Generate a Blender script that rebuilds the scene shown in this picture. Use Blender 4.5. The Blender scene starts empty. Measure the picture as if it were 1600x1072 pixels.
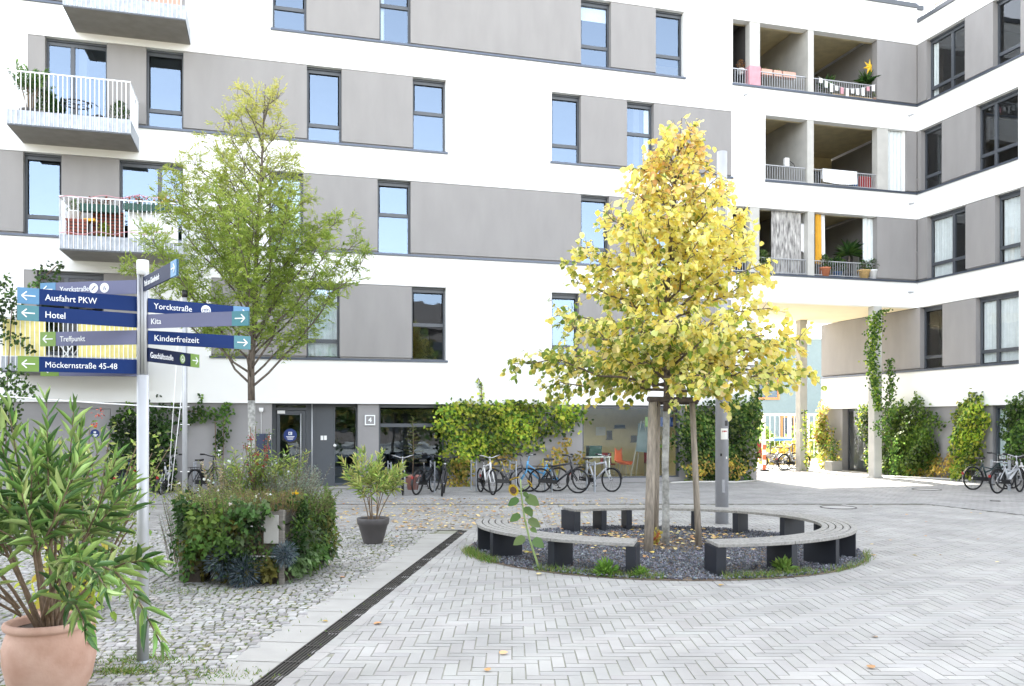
import bpy, math, random
import numpy as np
from mathutils import Vector, Matrix
R = math.radians
random.seed(7); RNG = np.random.default_rng(11)
S = bpy.context.scene
C = S.collection
# ------------------------------------------------------------------ camera
F, HY, EYE = 1346.0, 659.7, 1.95          # focal length and horizon in photo pixels (1600 wide), eye height in m
cam = bpy.data.cameras.new('camera'); co = bpy.data.objects.new('camera', cam); C.objects.link(co)
co.location = (0, 0, EYE); co.rotation_euler = (R(90), 0, 0)
cam.lens = F/1600*36; cam.sensor_width = 36; cam.shift_y = (HY-536)/1600; cam.clip_end = 1000; cam.clip_start = .05
S.camera = co
# ------------------------------------------------------------------ sky, sun, exposure
SUN_EL, SUN_DIR = 33.0, (-0.194, 0.981)    # the sun stands behind the building, square to the passage
w = bpy.data.worlds.new('World'); S.world = w; w.use_nodes = True
nt = w.node_tree; bg = nt.nodes['Background']
sky = nt.nodes.new('ShaderNodeTexSky'); sky.sky_type = 'NISHITA'; sky.sun_disc = False
sky.sun_elevation = R(SUN_EL); sky.sun_rotation = math.atan2(SUN_DIR[0], SUN_DIR[1])
sky.air_density = 1.0; sky.dust_density = 1.6; sky.ozone_density = 1.0; sky.altitude = 50
hs = nt.nodes.new('ShaderNodeHueSaturation'); hs.inputs['Saturation'].default_value = .3
nt.links.new(sky.outputs[0], hs.inputs['Color']); nt.links.new(hs.outputs[0], bg.inputs[0])
bg.inputs[1].default_value = 0.15
sl = bpy.data.lights.new('sun', 'SUN'); sl.energy = 4.2; sl.angle = R(.5); sl.color = (1, .93, .82)
so = bpy.data.objects.new('sun', sl); C.objects.link(so)
sd = Vector((SUN_DIR[0]*math.cos(R(SUN_EL)), SUN_DIR[1]*math.cos(R(SUN_EL)), math.sin(R(SUN_EL))))
so.rotation_euler = sd.to_track_quat('Z', 'Y').to_euler(); so.location = sd*60
S.view_settings.view_transform = 'Standard'; S.view_settings.look = 'None'
S.view_settings.exposure = 2.85; S.view_settings.gamma = 1
S.cycles.max_bounces = 10; S.cycles.diffuse_bounces = 5; S.cycles.transparent_max_bounces = 12
S.cycles.sample_clamp_indirect = 8

# ------------------------------------------------------------------ photo geometry -> world
TH = .2756; CT, ST = math.cos(TH), math.sin(TH); CV, CU = 25.70, 22.32
CORNER = (CU*CT-CV*ST, CU*ST+CV*CT, 0)     # inner corner of the courtyard: origin of the building's own axes
def MA(px, b=0):                            # photo column -> a, along the main front (b = depth behind it)
    rx = (px-800)/F; t = (CV+b)/(CT-ST*rx); return CT*rx*t+ST*t-CU
def MZ(px, py, b=0):
    rx = (px-800)/F; t = (CV+b)/(CT-ST*rx); return EYE+(HY-py)*t/F
def WB(px, a=0):                            # photo column -> b, along the wing
    rx = (px-800)/F; t = (CU+a)/(CT*rx+ST); return -ST*rx*t+CT*t-CV
def WZ(px, py, a=0):
    rx = (px-800)/F; t = (CU+a)/(CT*rx+ST); return EYE+(HY-py)*t/F
def GR(px, py, z=0):                        # photo point on the ground -> x, y
    d = (EYE-z)*F/(py-HY); return (px-800)/F*d, d
def world(a, b, z=0):
    return Vector(((a+CU)*CT-(b+CV)*ST, (a+CU)*ST+(b+CV)*CT, z))
def loc(x, y): return CT*x+ST*y-CU, -ST*x+CT*y-CV

# ------------------------------------------------------------------ materials
def newmat(n):
    m = bpy.data.materials.new(n); m.use_nodes = True
    return m, m.node_tree, m.node_tree.nodes['Principled BSDF']
def mat(n, c, rough=.6, metal=0, var=.08, scale=6, bump=0, bscale=60, c2=None, spec=.5, stretch=None, coat=0):
    m, t, p = newmat(n)
    p.inputs['Roughness'].default_value = rough; p.inputs['Metallic'].default_value = metal
    p.inputs['Specular IOR Level'].default_value = spec
    if coat: p.inputs['Coat Weight'].default_value = coat
    tc = t.nodes.new('ShaderNodeTexCoord'); src = tc.outputs['Object']
    if stretch:
        mp = t.nodes.new('ShaderNodeMapping'); mp.inputs['Scale'].default_value = stretch
        t.links.new(src, mp.inputs[0]); src = mp.outputs[0]
    nz = t.nodes.new('ShaderNodeTexNoise'); nz.inputs['Scale'].default_value = scale; nz.inputs['Detail'].default_value = 6
    t.links.new(src, nz.inputs['Vector'])
    r = t.nodes.new('ShaderNodeValToRGB'); r.color_ramp.elements[0].position = .32; r.color_ramp.elements[1].position = .68
    d = c2 if c2 else [min(1, x*(1+var)) for x in c]; e = [x*(1-var) for x in c]
    r.color_ramp.elements[0].color = (*e, 1); r.color_ramp.elements[1].color = (*d, 1)
    t.links.new(nz.outputs[0], r.inputs[0]); t.links.new(r.outputs[0], p.inputs['Base Color'])
    if bump:
        n2 = t.nodes.new('ShaderNodeTexNoise'); n2.inputs['Scale'].default_value = bscale; n2.inputs['Detail'].default_value = 4
        t.links.new(src, n2.inputs['Vector'])
        b = t.nodes.new('ShaderNodeBump'); b.inputs['Strength'].default_value = bump; b.inputs['Distance'].default_value = .02
        t.links.new(n2.outputs[0], b.inputs['Height']); t.links.new(b.outputs[0], p.inputs['Normal'])
    return m
def attrmat(n, rough=.5, transl=0, spec=.3, bump=0, bscale=40, noise=0, nscale=8):
    m, t, p = newmat(n)
    a = t.nodes.new('ShaderNodeAttribute'); a.attribute_name = 'col'
    src = a.outputs['Color']
    if noise:
        nz = t.nodes.new('ShaderNodeTexNoise'); nz.inputs['Scale'].default_value = nscale; nz.inputs['Detail'].default_value = 5
        tc = t.nodes.new('ShaderNodeTexCoord'); t.links.new(tc.outputs['Object'], nz.inputs['Vector'])
        mr = t.nodes.new('ShaderNodeMapRange'); mr.inputs[1].default_value = .3; mr.inputs[2].default_value = .7
        mr.inputs[3].default_value = 1-noise; mr.inputs[4].default_value = 1+noise
        t.links.new(nz.outputs[0], mr.inputs[0])
        mx = t.nodes.new('ShaderNodeVectorMath'); mx.operation = 'SCALE'
        t.links.new(src, mx.inputs[0]); t.links.new(mr.outputs[0], mx.inputs['Scale']); src = mx.outputs[0]
    t.links.new(src, p.inputs['Base Color']); p.inputs['Roughness'].default_value = rough
    p.inputs['Specular IOR Level'].default_value = spec
    if bump:
        n2 = t.nodes.new('ShaderNodeTexNoise'); n2.inputs['Scale'].default_value = bscale
        b = t.nodes.new('ShaderNodeBump'); b.inputs['Strength'].default_value = bump; b.inputs['Distance'].default_value = .01
        t.links.new(n2.outputs[0], b.inputs['Height']); t.links.new(b.outputs[0], p.inputs['Normal'])
    if transl:
        tr = t.nodes.new('ShaderNodeBsdfTranslucent'); mx = t.nodes.new('ShaderNodeMixShader')
        t.links.new(src, tr.inputs[0]); mx.inputs[0].default_value = transl
        out = t.nodes['Material Output']
        t.links.new(p.outputs[0], mx.inputs[1]); t.links.new(tr.outputs[0], mx.inputs[2]); t.links.new(mx.outputs[0], out.inputs[0])
    return m
def glassmat(n, refl=.28, tint=(.9, .93, .93), wave=.009, gc=(.6, .77, 1.0)):
    m, t, p = newmat(n); t.nodes.remove(p); out = t.nodes['Material Output']
    tr = t.nodes.new('ShaderNodeBsdfTransparent'); tr.inputs[0].default_value = (*tint, 1)
    gl = t.nodes.new('ShaderNodeBsdfGlossy'); gl.inputs['Roughness'].default_value = .015; gl.inputs['Color'].default_value = (*gc, 1)  # bluish gloss puts the blue of the mirrored sky into the glass
    fr = t.nodes.new('ShaderNodeFresnel'); fr.inputs[0].default_value = 1.5
    ma = t.nodes.new('ShaderNodeMath'); ma.operation = 'MULTIPLY_ADD'; ma.inputs[1].default_value = 1-refl; ma.inputs[2].default_value = refl
    nz = t.nodes.new('ShaderNodeTexNoise'); nz.inputs['Scale'].default_value = 1.3
    tc = t.nodes.new('ShaderNodeTexCoord'); t.links.new(tc.outputs['Object'], nz.inputs['Vector'])
    b = t.nodes.new('ShaderNodeBump'); b.inputs['Strength'].default_value = wave; b.inputs['Distance'].default_value = .3
    t.links.new(nz.outputs[0], b.inputs['Height']); t.links.new(b.outputs[0], gl.inputs['Normal'])
    mx = t.nodes.new('ShaderNodeMixShader')
    ge = t.nodes.new('ShaderNodeNewGeometry'); inv = t.nodes.new('ShaderNodeMath'); inv.operation = 'SUBTRACT'; inv.inputs[0].default_value = 1
    fl = t.nodes.new('ShaderNodeMath'); fl.operation = 'MULTIPLY'; t.links.new(ge.outputs['Backfacing'], inv.inputs[1])
    t.links.new(fr.outputs[0], ma.inputs[0]); t.links.new(ma.outputs[0], fl.inputs[0]); t.links.new(inv.outputs[0], fl.inputs[1]); t.links.new(fl.outputs[0], mx.inputs[0])
    t.links.new(tr.outputs[0], mx.inputs[1]); t.links.new(gl.outputs[0], mx.inputs[2]); t.links.new(mx.outputs[0], out.inputs[0])
    return m
M = dict(
 white=mat('white_render', (.84, .84, .82), .9, var=.015, scale=1.2, bump=.12, bscale=90),
 gray=mat('gray_render', (.285, .273, .266), .9, var=.05, scale=1.6, bump=.25, bscale=120, stretch=(1.5, 1.5, .45)),
 dgray=mat('plinth_render', (.27, .262, .262), .85, var=.06, scale=1.1, bump=.15, bscale=70),
 frame=mat('window_frame', (.062, .07, .082), .4, var=.03, spec=.6),
 sill=mat('metal_sill', (.085, .1, .13), .35, .4, var=.05),
 soffit=mat('soffit_render', (.84, .74, .52), .9, var=.03, scale=1),  # white soffit tinted cream to stand in for warm bounced light
 glass=glassmat('window_glass', .16), glass_wing=glassmat('wing_glass', .03, (.95, .96, .96), .009, (.8, .84, .88)), glass_dark=glassmat('low_window_glass', .07), glass_shop=glassmat('shop_glass', .0, (.92, .93, .9)),
 concrete=mat('concrete', (.36, .35, .325), .85, var=.1, scale=2.2, bump=.2, bscale=30),
 lconcrete=mat('pale_concrete', (.5, .49, .455), .85, var=.08, scale=2.2, bump=.2, bscale=30),
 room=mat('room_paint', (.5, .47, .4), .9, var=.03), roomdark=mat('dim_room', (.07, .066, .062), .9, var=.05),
 cream=mat('warm_cream', (.72, .62, .36), .9, var=.04), ochre=mat('ochre_ceiling', (.62, .53, .32), .9, var=.1, scale=3),  # warm light in the loggias put into these yellow tones
 galv=mat('galvanised_steel', (.36, .385, .42), .42, .45, var=.16, scale=9, bump=.05),
 whitesteel=mat('white_steel', (.8, .82, .84), .4, .1, var=.05),
 alu=mat('anodised_aluminium', (.43, .44, .455), .4, .25, var=.04),
 slab=mat('balcony_slab', (.25, .235, .215), .8, var=.09, scale=3, bump=.1),
 wood=mat('grey_wood', (.17, .155, .135), .8, var=.3, scale=5, stretch=(1, 1, 12), bump=.35, bscale=25),
 slat=mat('weathered_slats', (.27, .26, .24), .75, var=.25, scale=10, stretch=(3, 3, 3), bump=.25, bscale=50),
 stake=mat('stake_wood', (.24, .205, .165), .85, var=.35, scale=9, stretch=(3, 3, .35), bump=.6, bscale=18),
 darkwood=mat('dark_wood', (.07, .055, .045), .85, var=.3, scale=9, bump=.4),
 steel=mat('dark_coated_steel', (.008, .0105, .018), .5, var=.15, scale=4),
 bark=mat('bark', (.13, .105, .085), .9, var=.35, scale=14, stretch=(2, 2, .5), bump=.7, bscale=26),
 twig=mat('twig', (.16, .11, .07), .85, var=.25, scale=20),
 lime=mat('limewashed_bark', (.2, .2, .185), .9, var=.2, scale=11, c2=(.42, .415, .39), bump=.6, bscale=22),
 terra=mat('terracotta', (.46, .265, .19), .85, var=.12, scale=4, c2=(.56, .37, .29), bump=.2, bscale=25),
 terra2=mat('orange_clay', (.5, .18, .09), .8, var=.1), pinkclay=mat('pink_clay', (.36, .17, .14), .8, var=.08),
 greypot=mat('grey_plastic', (.075, .068, .068), .5, var=.06), soil=mat('soil', (.05, .037, .027), .95, var=.4, scale=30, bump=.8),
 black=mat('black_plastic', (.005, .005, .006), .45), rubber=mat('tyre_rubber', (.007, .007, .008), .75),
 chrome=mat('bright_metal', (.42, .42, .43), .25, .9), saddle=mat('saddle_leather', (.02, .018, .017), .5),
 red=mat('red_plastic', (.3, .015, .012), .4), orange=mat('orange_plastic', (.8, .17, .06), .4),
 yellow=mat('yellow_fabric', (.8, .7, .28), .85, var=.08, scale=7), white_p=mat('white_plastic', (.8, .8, .79), .45),
 blue=mat('sign_blue', (.003, .024, .125), .5, var=.02, spec=.2), navy=mat('sign_navy', (.004, .012, .05), .5, var=.02, spec=.2), lilac=mat('sign_lilac', (.15, .16, .26), .5, var=.02, spec=.25),
 skyb=mat('sign_light_blue', (.09, .24, .42), .4, var=.02), teal=mat('sign_teal', (.06, .21, .25), .4, var=.02),
 lime_g=mat('sign_green', (.17, .29, .06), .4, var=.02), signwhite=mat('sign_white', (.82, .84, .86), .5, var=.01),
 stickblue=mat('sticker_blue', (.008, .03, .16), .4), bluegray=mat('blue_grey_paint', (.03, .042, .085), .5),
 tealwall=mat('teal_render', (.17, .225, .24), .9, var=.04), orangewood=mat('orange_wood', (.5, .2, .07), .7),
 curtain=mat('white_curtain', (.72, .76, .76), .9, var=.05), fabricw=mat('white_cloth', (.84, .84, .84), .9, var=.04),
 yelcloth=mat('yellow_cloth', (.72, .4, .04), .85, var=.08), pink=mat('pink_cloth', (.6, .3, .34), .85),
 pattern=mat('patterned_cloth', (.16, .155, .15), .9, var=.2, scale=7, c2=(.62, .6, .57), stretch=(2, 2, .45)), skin=mat('planter_pink', (.62, .36, .28), .8),
 court=mat('pale_court', (.6, .57, .5), .9, var=.05),  # paler than the slabs, so the sunlit court bounces more light
 asphalt=mat('lane_joint', (.13, .125, .115), .95, var=.2, scale=8), moss=mat('mossy_joint', (.12, .15, .045), .95, var=.4, scale=5, c2=(.17, .16, .1), bump=.6),
 joint=mat('sand_joint', (.23, .235, .16), .95, var=.25, scale=3, c2=(.3, .29, .25)),
 slabs=mat('concrete_slab', (.33, .32, .295), .85, var=.07, scale=3, bump=.12, bscale=60),
 iron=mat('cast_iron', (.045, .04, .037), .6, .5, var=.3, scale=20), manhole=mat('manhole_concrete', (.36, .35, .33), .8, var=.08),
 earth=mat('bare_earth', (.16, .12, .085), .95, var=.3, scale=9, bump=.6), groundm=mat('ground_sand', (.3, .28, .24), .95, var=.12, scale=2),
 poles=mat('grey_lamp_post', (.31, .315, .34), .45, .2, var=.05), greencloth=mat('green_box', (.012, .07, .05), .5), paper=mat('paper', (.7, .7, .66), .8),
 turq=mat('turquoise', (.1, .42, .5), .5), bluebox=mat('blue_box', (.04, .12, .3), .5), straw=mat('straw', (.55, .37, .16), .85, var=.2, scale=20),
 redwood=mat('reddish_slat_wood', (.26, .07, .045), .7, var=.2, scale=8),
 leaf=attrmat('leaf', .5, .5), leafy=attrmat('broad_leaf', .45, .55), gloss_leaf=attrmat('leathery_leaf', .38, .22, .45),
 paver=attrmat('paving_block', .82, 0, .3, .25, 45, .15, 1.1), stone=attrmat('granite_sett', .8, 0, .3, .5, 60, .14, 14),
 gravel=attrmat('gravel', .8, 0, .35), fallen=attrmat('fallen_leaf', .8, .1), paint=attrmat('flower', .7, .3))

# ------------------------------------------------------------------ objects, tags
def tag(o, label=None, cat=None, group=None, kind=None):
    if label: o['label'] = label
    if cat: o['category'] = cat
    if group: o['group'] = group
    if kind: o['kind'] = kind
    return o
def thing(name, label, cat, at=(0, 0, 0), rz=0, group=None, sc=1):
    o = bpy.data.objects.new(name, None); C.objects.link(o); o.location = at; o.rotation_euler = (0, 0, rz); o.scale = (sc,)*3
    o.empty_display_size = .1
    return tag(o, label, cat, group)
class MB:
    def __init__(s): s.v = []; s.f = []; s.sm = []
    def add(s, vs, fs, smooth=False):
        o = len(s.v); s.v += [tuple(v) for v in vs]; s.f += [tuple(i+o for i in f) for f in fs]; s.sm += [smooth]*len(fs); return s
    def box(s, x0, x1, y0, y1, z0, z1):
        x0, x1 = sorted((x0, x1)); y0, y1 = sorted((y0, y1)); z0, z1 = sorted((z0, z1))
        return s.add([(x0, y0, z0), (x1, y0, z0), (x1, y1, z0), (x0, y1, z0), (x0, y0, z1), (x1, y0, z1), (x1, y1, z1), (x0, y1, z1)],
              [(0, 3, 2, 1), (4, 5, 6, 7), (0, 1, 5, 4), (1, 2, 6, 5), (2, 3, 7, 6), (3, 0, 4, 7)])
    def obox(s, p, q, wd, ht, up=(0, 0, 1)):         # a bar from p to q
        p, q = Vector(p), Vector(q); d = (q-p).normalized(); u = Vector(up)
        if abs(d.dot(u)) > .97: u = Vector((0, 1, 0))
        x = d.cross(u).normalized()*wd/2; y = x.cross(d).normalized()*ht/2
        return s.add([p-x-y, p+x-y, p+x+y, p-x+y, q-x-y, q+x-y, q+x+y, q-x+y],
              [(0, 1, 2, 3), (7, 6, 5, 4), (1, 0, 4, 5), (2, 1, 5, 6), (3, 2, 6, 7), (0, 3, 7, 4)])
    def tube(s, pts, r, n=8, caps=True, closed=False):
        pts = [Vector(p) for p in pts]; k = len(pts); rs = r if hasattr(r, '__len__') else [r]*k
        prev = None; vs = []
        for i, p in enumerate(pts):
            a = pts[(i-1) % k] if closed or i else p; b = pts[(i+1) % k] if closed or i < k-1 else p
            d = (b-a).normalized()
            if prev is None: prev = d.orthogonal().normalized()
            x = (prev-d*prev.dot(d))
            x = x.normalized() if x.length > 1e-6 else d.orthogonal().normalized()
            prev = x; y = d.cross(x)
            vs += [p+(x*math.cos(2*math.pi*j/n)+y*math.sin(2*math.pi*j/n))*rs[i] for j in range(n)]
        fs = []
        for i in range(k if closed else k-1):
            for j in range(n):
                a, b = i*n, ((i+1) % k)*n
                fs.append((a+j, a+(j+1) % n, b+(j+1) % n, b+j))
        s.add(vs, fs, True)
        if caps and not closed:
            o = len(s.v)-k*n; s.f += [tuple(o+j for j in range(n))[::-1], tuple(o+(k-1)*n+j for j in range(n))]; s.sm += [False]*2
        return s
    def lathe(s, prof, c=(0, 0, 0), n=28, smooth=True):
        vs = []; fs = []
        for r, z in prof: vs += [(c[0]+r*math.cos(2*math.pi*j/n), c[1]+r*math.sin(2*math.pi*j/n), c[2]+z) for j in range(n)]
        for i in range(len(prof)-1):
            for j in range(n): fs.append((i*n+j, i*n+(j+1) % n, (i+1)*n+(j+1) % n, (i+1)*n+j))
        return s.add(vs, fs, smooth)
    def disc(s, c, nrm, r, th=.004, n=28):
        nrm = Vector(nrm).normalized(); return s.tube([Vector(c), Vector(c)+nrm*th], r, n)
    def ring(s, c, nrm, r, tr, n=28, m=6):
        nrm = Vector(nrm).normalized(); x = nrm.orthogonal().normalized(); y = nrm.cross(x); c = Vector(c)
        return s.tube([c+(x*math.cos(2*math.pi*i/n)+y*math.sin(2*math.pi*i/n))*r for i in range(n)], tr, m, closed=True)
    def build(s, name, m, parent=None, at=None, bevel=0):
        me = bpy.data.meshes.new(name); me.from_pydata(s.v, [], s.f); me.materials.append(m)
        me.polygons.foreach_set('use_smooth', s.sm); me.update()
        o = bpy.data.objects.new(name, me); C.objects.link(o)
        if parent: o.parent = parent
        if at: o.location = at
        if bevel:
            b = o.modifiers.new('bevel', 'BEVEL'); b.width = bevel; b.segments = 2; b.limit_method = 'ANGLE'; b.angle_limit = R(40)
        return o
def copy_tree(o, parent=None):
    c = o.copy(); C.objects.link(c)
    if parent: c.parent = parent
    for ch in list(o.children): copy_tree(ch, c)
    return c
def text(s, size, m, parent, at, rot, name='lettering', ext=.0015, bold=.0, cond=1, align='LEFT'):
    cu = bpy.data.curves.new(name, 'FONT'); cu.body = s; cu.size = size; cu.extrude = ext; cu.offset = bold*size
    cu.align_x = align; cu.align_y = 'CENTER'; cu.materials.append(m); cu.resolution_u = 3
    o = bpy.data.objects.new(name, cu); C.objects.link(o); dg = bpy.context.evaluated_depsgraph_get()
    me = bpy.data.meshes.new_from_object(o.evaluated_get(dg)); bpy.data.objects.remove(o)
    if not len(me.vertices): return None
    o = bpy.data.objects.new(name, me); C.objects.link(o)
    o.parent = parent; o.location = at; o.rotation_euler = rot; o.scale = (cond, 1, 1)
    return o
# leaf clouds: many small folded leaves in one mesh, each with its own colour
SH = dict(
 diamond=([(0, 0, 0), (.45, -.5, .08), (1, 0, -.06), (.45, .5, .08)], [(0, 1, 2), (0, 2, 3)]),
 round=([(0, 0, 0), (.12, -.38, .05), (.5, -.5, .07), (.82, -.26, .03), (1, 0, -.05), (.82, .26, .03), (.5, .5, .07), (.12, .38, .05)],
        [(0, 1, 2, 3, 4), (0, 4, 5, 6, 7)]),
 lance=([(0, 0, 0), (.28, -.5, .12), (.65, -.42, .06), (1, 0, -.1), (.65, .42, .06), (.28, .5, .12)], [(0, 1, 2, 3), (0, 3, 4, 5)]),
 ivy=([(0, 0, 0), (.05, -.42, .04), (.42, -.3, .06), (.5, -.55, .02), (1, 0, -.08), (.5, .55, .02), (.42, .3, .06), (.05, .42, .04)],
      [(0, 1, 2), (0, 2, 3, 4), (0, 4, 5, 6), (0, 6, 7)]),
 blade=([(0, -.5, 0), (0, .5, 0), (.5, .4, .12), (.5, -.4, .12), (1, 0, -.05)], [(0, 3, 2, 1), (3, 4, 2)]))
def unit(v): return v/np.maximum(np.linalg.norm(v, axis=1, keepdims=True), 1e-9)
def leaves(name, m, P, D, L, W, col, shape='diamond', parent=None, N=None, kind=None, smooth=True):
    P = np.asarray(P, float); n = len(P); D = unit(np.asarray(D, float))
    L = np.broadcast_to(L, n); W = np.broadcast_to(W, n); col = np.broadcast_to(col, (n, 3))
    if N is None: N = RNG.normal(size=(n, 3))*.6+np.array([0, 0, 1.])
    Y = unit(np.cross(N, D)); Z = np.cross(D, Y)
    tv, tf = SH[shape]; tv = np.array(tv); k = len(tv)
    V = (P[:, None]+D[:, None]*tv[None, :, 0:1]*L[:, None, None]+Y[:, None]*tv[None, :, 1:2]*W[:, None, None]
         + Z[:, None]*tv[None, :, 2:3]*L[:, None, None]).reshape(-1, 3)
    li = np.concatenate([np.array(f) for f in tf]); tot = [len(f) for f in tf]
    loops = (np.arange(n)[:, None]*k+li[None]).ravel(); totals = np.tile(tot, n); starts = np.concatenate([[0], np.cumsum(totals)[:-1]])
    me = bpy.data.meshes.new(name); me.vertices.add(n*k); me.vertices.foreach_set('co', V.ravel())
    me.loops.add(len(loops)); me.loops.foreach_set('vertex_index', loops.astype(np.int32))
    me.polygons.add(len(totals)); me.polygons.foreach_set('loop_start', starts.astype(np.int32))
    me.update(calc_edges=True)
    at = me.attributes.new('col', 'FLOAT_COLOR', 'POINT')
    cc = np.ones((n*k, 4)); cc[:, :3] = np.repeat(col, k, axis=0); at.data.foreach_set('color', cc.ravel())
    me.materials.append(m); me.validate()
    o = bpy.data.objects.new(name, me); C.objects.link(o)
    if parent: o.parent = parent
    if kind: o['kind'] = kind
    return o
def pick(cols, n, p=None, jit=.18, hue=.05):
    c = np.array(cols)[RNG.choice(len(cols), n, p=p)]
    return np.clip(c*(1+RNG.normal(size=(n, 1))*jit)*(1+RNG.normal(size=(n, 3))*hue), .002, .95)
def solids(name, m, V, Fc, col, parent=None, per=None):   # V list of vertices, faces, colour per vertex
    me = bpy.data.meshes.new(name); me.from_pydata(V.tolist(), [], Fc.tolist())
    at = me.attributes.new('col', 'FLOAT_COLOR', 'POINT'); cc = np.ones((len(V), 4)); cc[:, :3] = col; at.data.foreach_set('color', cc.ravel())
    me.materials.append(m); me.update()
    o = bpy.data.objects.new(name, me); C.objects.link(o)
    if parent: o.parent = parent
    return o
# ================================================================== GROUND
g = MB().add([(-200, -120, -.04), (200, -120, -.04), (200, 280, -.04), (-200, 280, -.04)], [(0, 1, 2, 3)]).build('ground', M['groundm']); tag(g, kind='structure')
D0, D1 = np.array([-1.845, 6.366]), np.array([-.893, 15.412]); DD = (D1-D0)/np.linalg.norm(D1-D0); DN = np.array([DD[1], -DD[0]])   # drain line, its right side
def dside(x, y): return (x-D0[0])*DN[0]+(y-D0[1])*DN[1]          # metres to the right of the drain
BX, BY, BA, BB = 2.31, 13.35, 2.87, 2.55                          # oval bed and bench
def inbed(x, y, s=.08): return ((x-BX)/(BA+s))**2+((y-BY)/(BB+s+.1))**2 < 1
def seam(x): return np.where(x < 9.85, 20.5, 20.5-(x-9.85)*2.75)  # dark seam between square and lane
def slabmesh(name, m, poly, z):
    o = MB().add([(x, y, z) for x, y in poly], [tuple(range(len(poly)))]).build(name, m); return tag(o, kind='structure')
slabmesh('paving_bed', M['joint'], [(-18, 2.5), (40, 2.5), (40, 40), (-60, 40), (-60, 15.6), (-18, 15.6)], -.007)
slabmesh('cobble_bed', M['moss'], [(-20, 2.5), (-2.6, 2.5), (-1.3, 15.53), (-20, 15.53)], -.0045)
def bricks(name, cx, cy, lx, ly, ang, base, jit, gap=.003, z=0., h=.01, tilt=.0012, kind='structure', label=None):
    """flat blocks with bevelled rims, each its own tone"""
    n = len(cx); c, s = np.cos(ang), np.sin(ang)
    V = np.zeros((n, 8, 3)); sx = np.array([-1, 1, 1, -1])/2; sy = np.array([-1, -1, 1, 1])/2
    for k, (ins, zz) in enumerate([(gap, -h), (gap+.003, 0)]):
        X = sx[None]*(lx-2*ins)[:, None]; Y = sy[None]*(ly-2*ins)[:, None]
        V[:, k*4:k*4+4, 0] = cx[:, None]+X*c-Y*s; V[:, k*4:k*4+4, 1] = cy[:, None]+X*s+Y*c
        V[:, k*4:k*4+4, 2] = z+zz
    V[:, 4:, 2] += RNG.normal(size=(n, 4))*tilt
    f = np.array([(4, 5, 6, 7), (0, 1, 5, 4), (1, 2, 6, 5), (2, 3, 7, 6), (3, 0, 4, 7)])
    Fc = (np.arange(n)[:, None, None]*8+f[None]).reshape(-1, 4)
    col = np.array(base)[None]*(1+RNG.normal(size=(n, 1))*jit)*(1+RNG.normal(size=(n, 3))*.006)
    o = solids(name, M['paver'], V.reshape(-1, 3), Fc, np.repeat(np.clip(col, .02, .9), 8, axis=0)); tag(o, kind=kind); return o
# herringbone square: blocks 0.12 x 0.36
W0 = .107; cx = []; cy = []; lx = []; ly = []
for j in range(int(2.5/W0), int(22/W0)):
    for i in range(int(-4/W0), int(22/W0)):
        q = (i-j) % 6
        if q == 0: cx.append((i+1.5)*W0); cy.append((j+.5)*W0); lx.append(3*W0); ly.append(W0)
        if q == 3: cx.append((i+.5)*W0); cy.append((j+1.5)*W0-2*W0+2*W0); lx.append(W0); ly.append(3*W0)
cx, cy, lx, ly = map(np.array, (cx, cy, lx, ly))
# vertical blocks: column i, cells (i, j') with (i-j') mod 6 in 3..5 -> they start at j = i-5 (mod 6)
v = lx < ly; cy[v] = cy[v]-2*W0
k = (dside(cx, cy) > .1) & (cy < seam(cx)-.12) & ~inbed(cx, cy, -.1) & (cx > -3)
bricks('square_paving', cx[k], cy[k], lx[k], ly[k], 0, (.315, .307, .29), .04)
# edge courses along the drain, blocks laid lengthwise
t = np.arange(-3.5, 14.2, .24); ex = D0[0]+DD[0]*t+DN[0]*.15; ey = D0[1]+DD[1]*t+DN[1]*.15; e = np.full(len(t), .24)
da = math.atan2(DD[1], DD[0]); kk = ey < 20.4
bricks('drain_edge_paving', ex[kk], ey[kk], e[kk], np.full(kk.sum(), .13), da, (.31, .3, .282), .04, z=.004)
# left field behind the cobbles and the lane in front of the building
def bond(x0, x1, y0, y1, L, Wd):
    r = np.arange(y0, y1, Wd); X = []; Y = []
    for i, y in enumerate(r):
        xs = np.arange(x0+(i % 2)*L/2, x1, L); X.append(xs); Y.append(np.full(len(xs), y))
    return np.concatenate(X), np.concatenate(Y)
x, y = bond(-15, 1, 15.65, 20.5, .2, .1); k = (dside(x, y) < .24) | (y > 15.7); k &= (y < 20.42) & ~((x > -.9) & (dside(x, y) > .2))
bricks('rear_field_paving', x[k], y[k], np.full(k.sum(), .2), np.full(k.sum(), .1), 0, (.29, .28, .262), .08)
a, b = bond(-31, 13, -13, 6.2, .2, .1)
p = [world(float(i), float(j)) for i, j in ((0, 0), (1, 0), (0, 1))]
x = p[0].x+a*(p[1].x-p[0].x)+b*(p[2].x-p[0].x); y = p[0].y+a*(p[1].y-p[0].y)+b*(p[2].y-p[0].y)
k = (y > seam(x)+.1) & (x > -15) & ((b < -.02) | (a > -6.4)) & ~((a > .0) & (b > -.5)) & (a < 6)
bricks('lane_paving', x[k], y[k], np.full(k.sum(), .2), np.full(k.sum(), .1), TH, (.295, .288, .277), .045)
slabmesh('rear_court_paving', M['court'], [tuple(world(a_, b_)[:2]) for a_, b_ in ((-60, 6.2), (40, 6.2), (40, 60), (-60, 60))], -.006)
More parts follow.
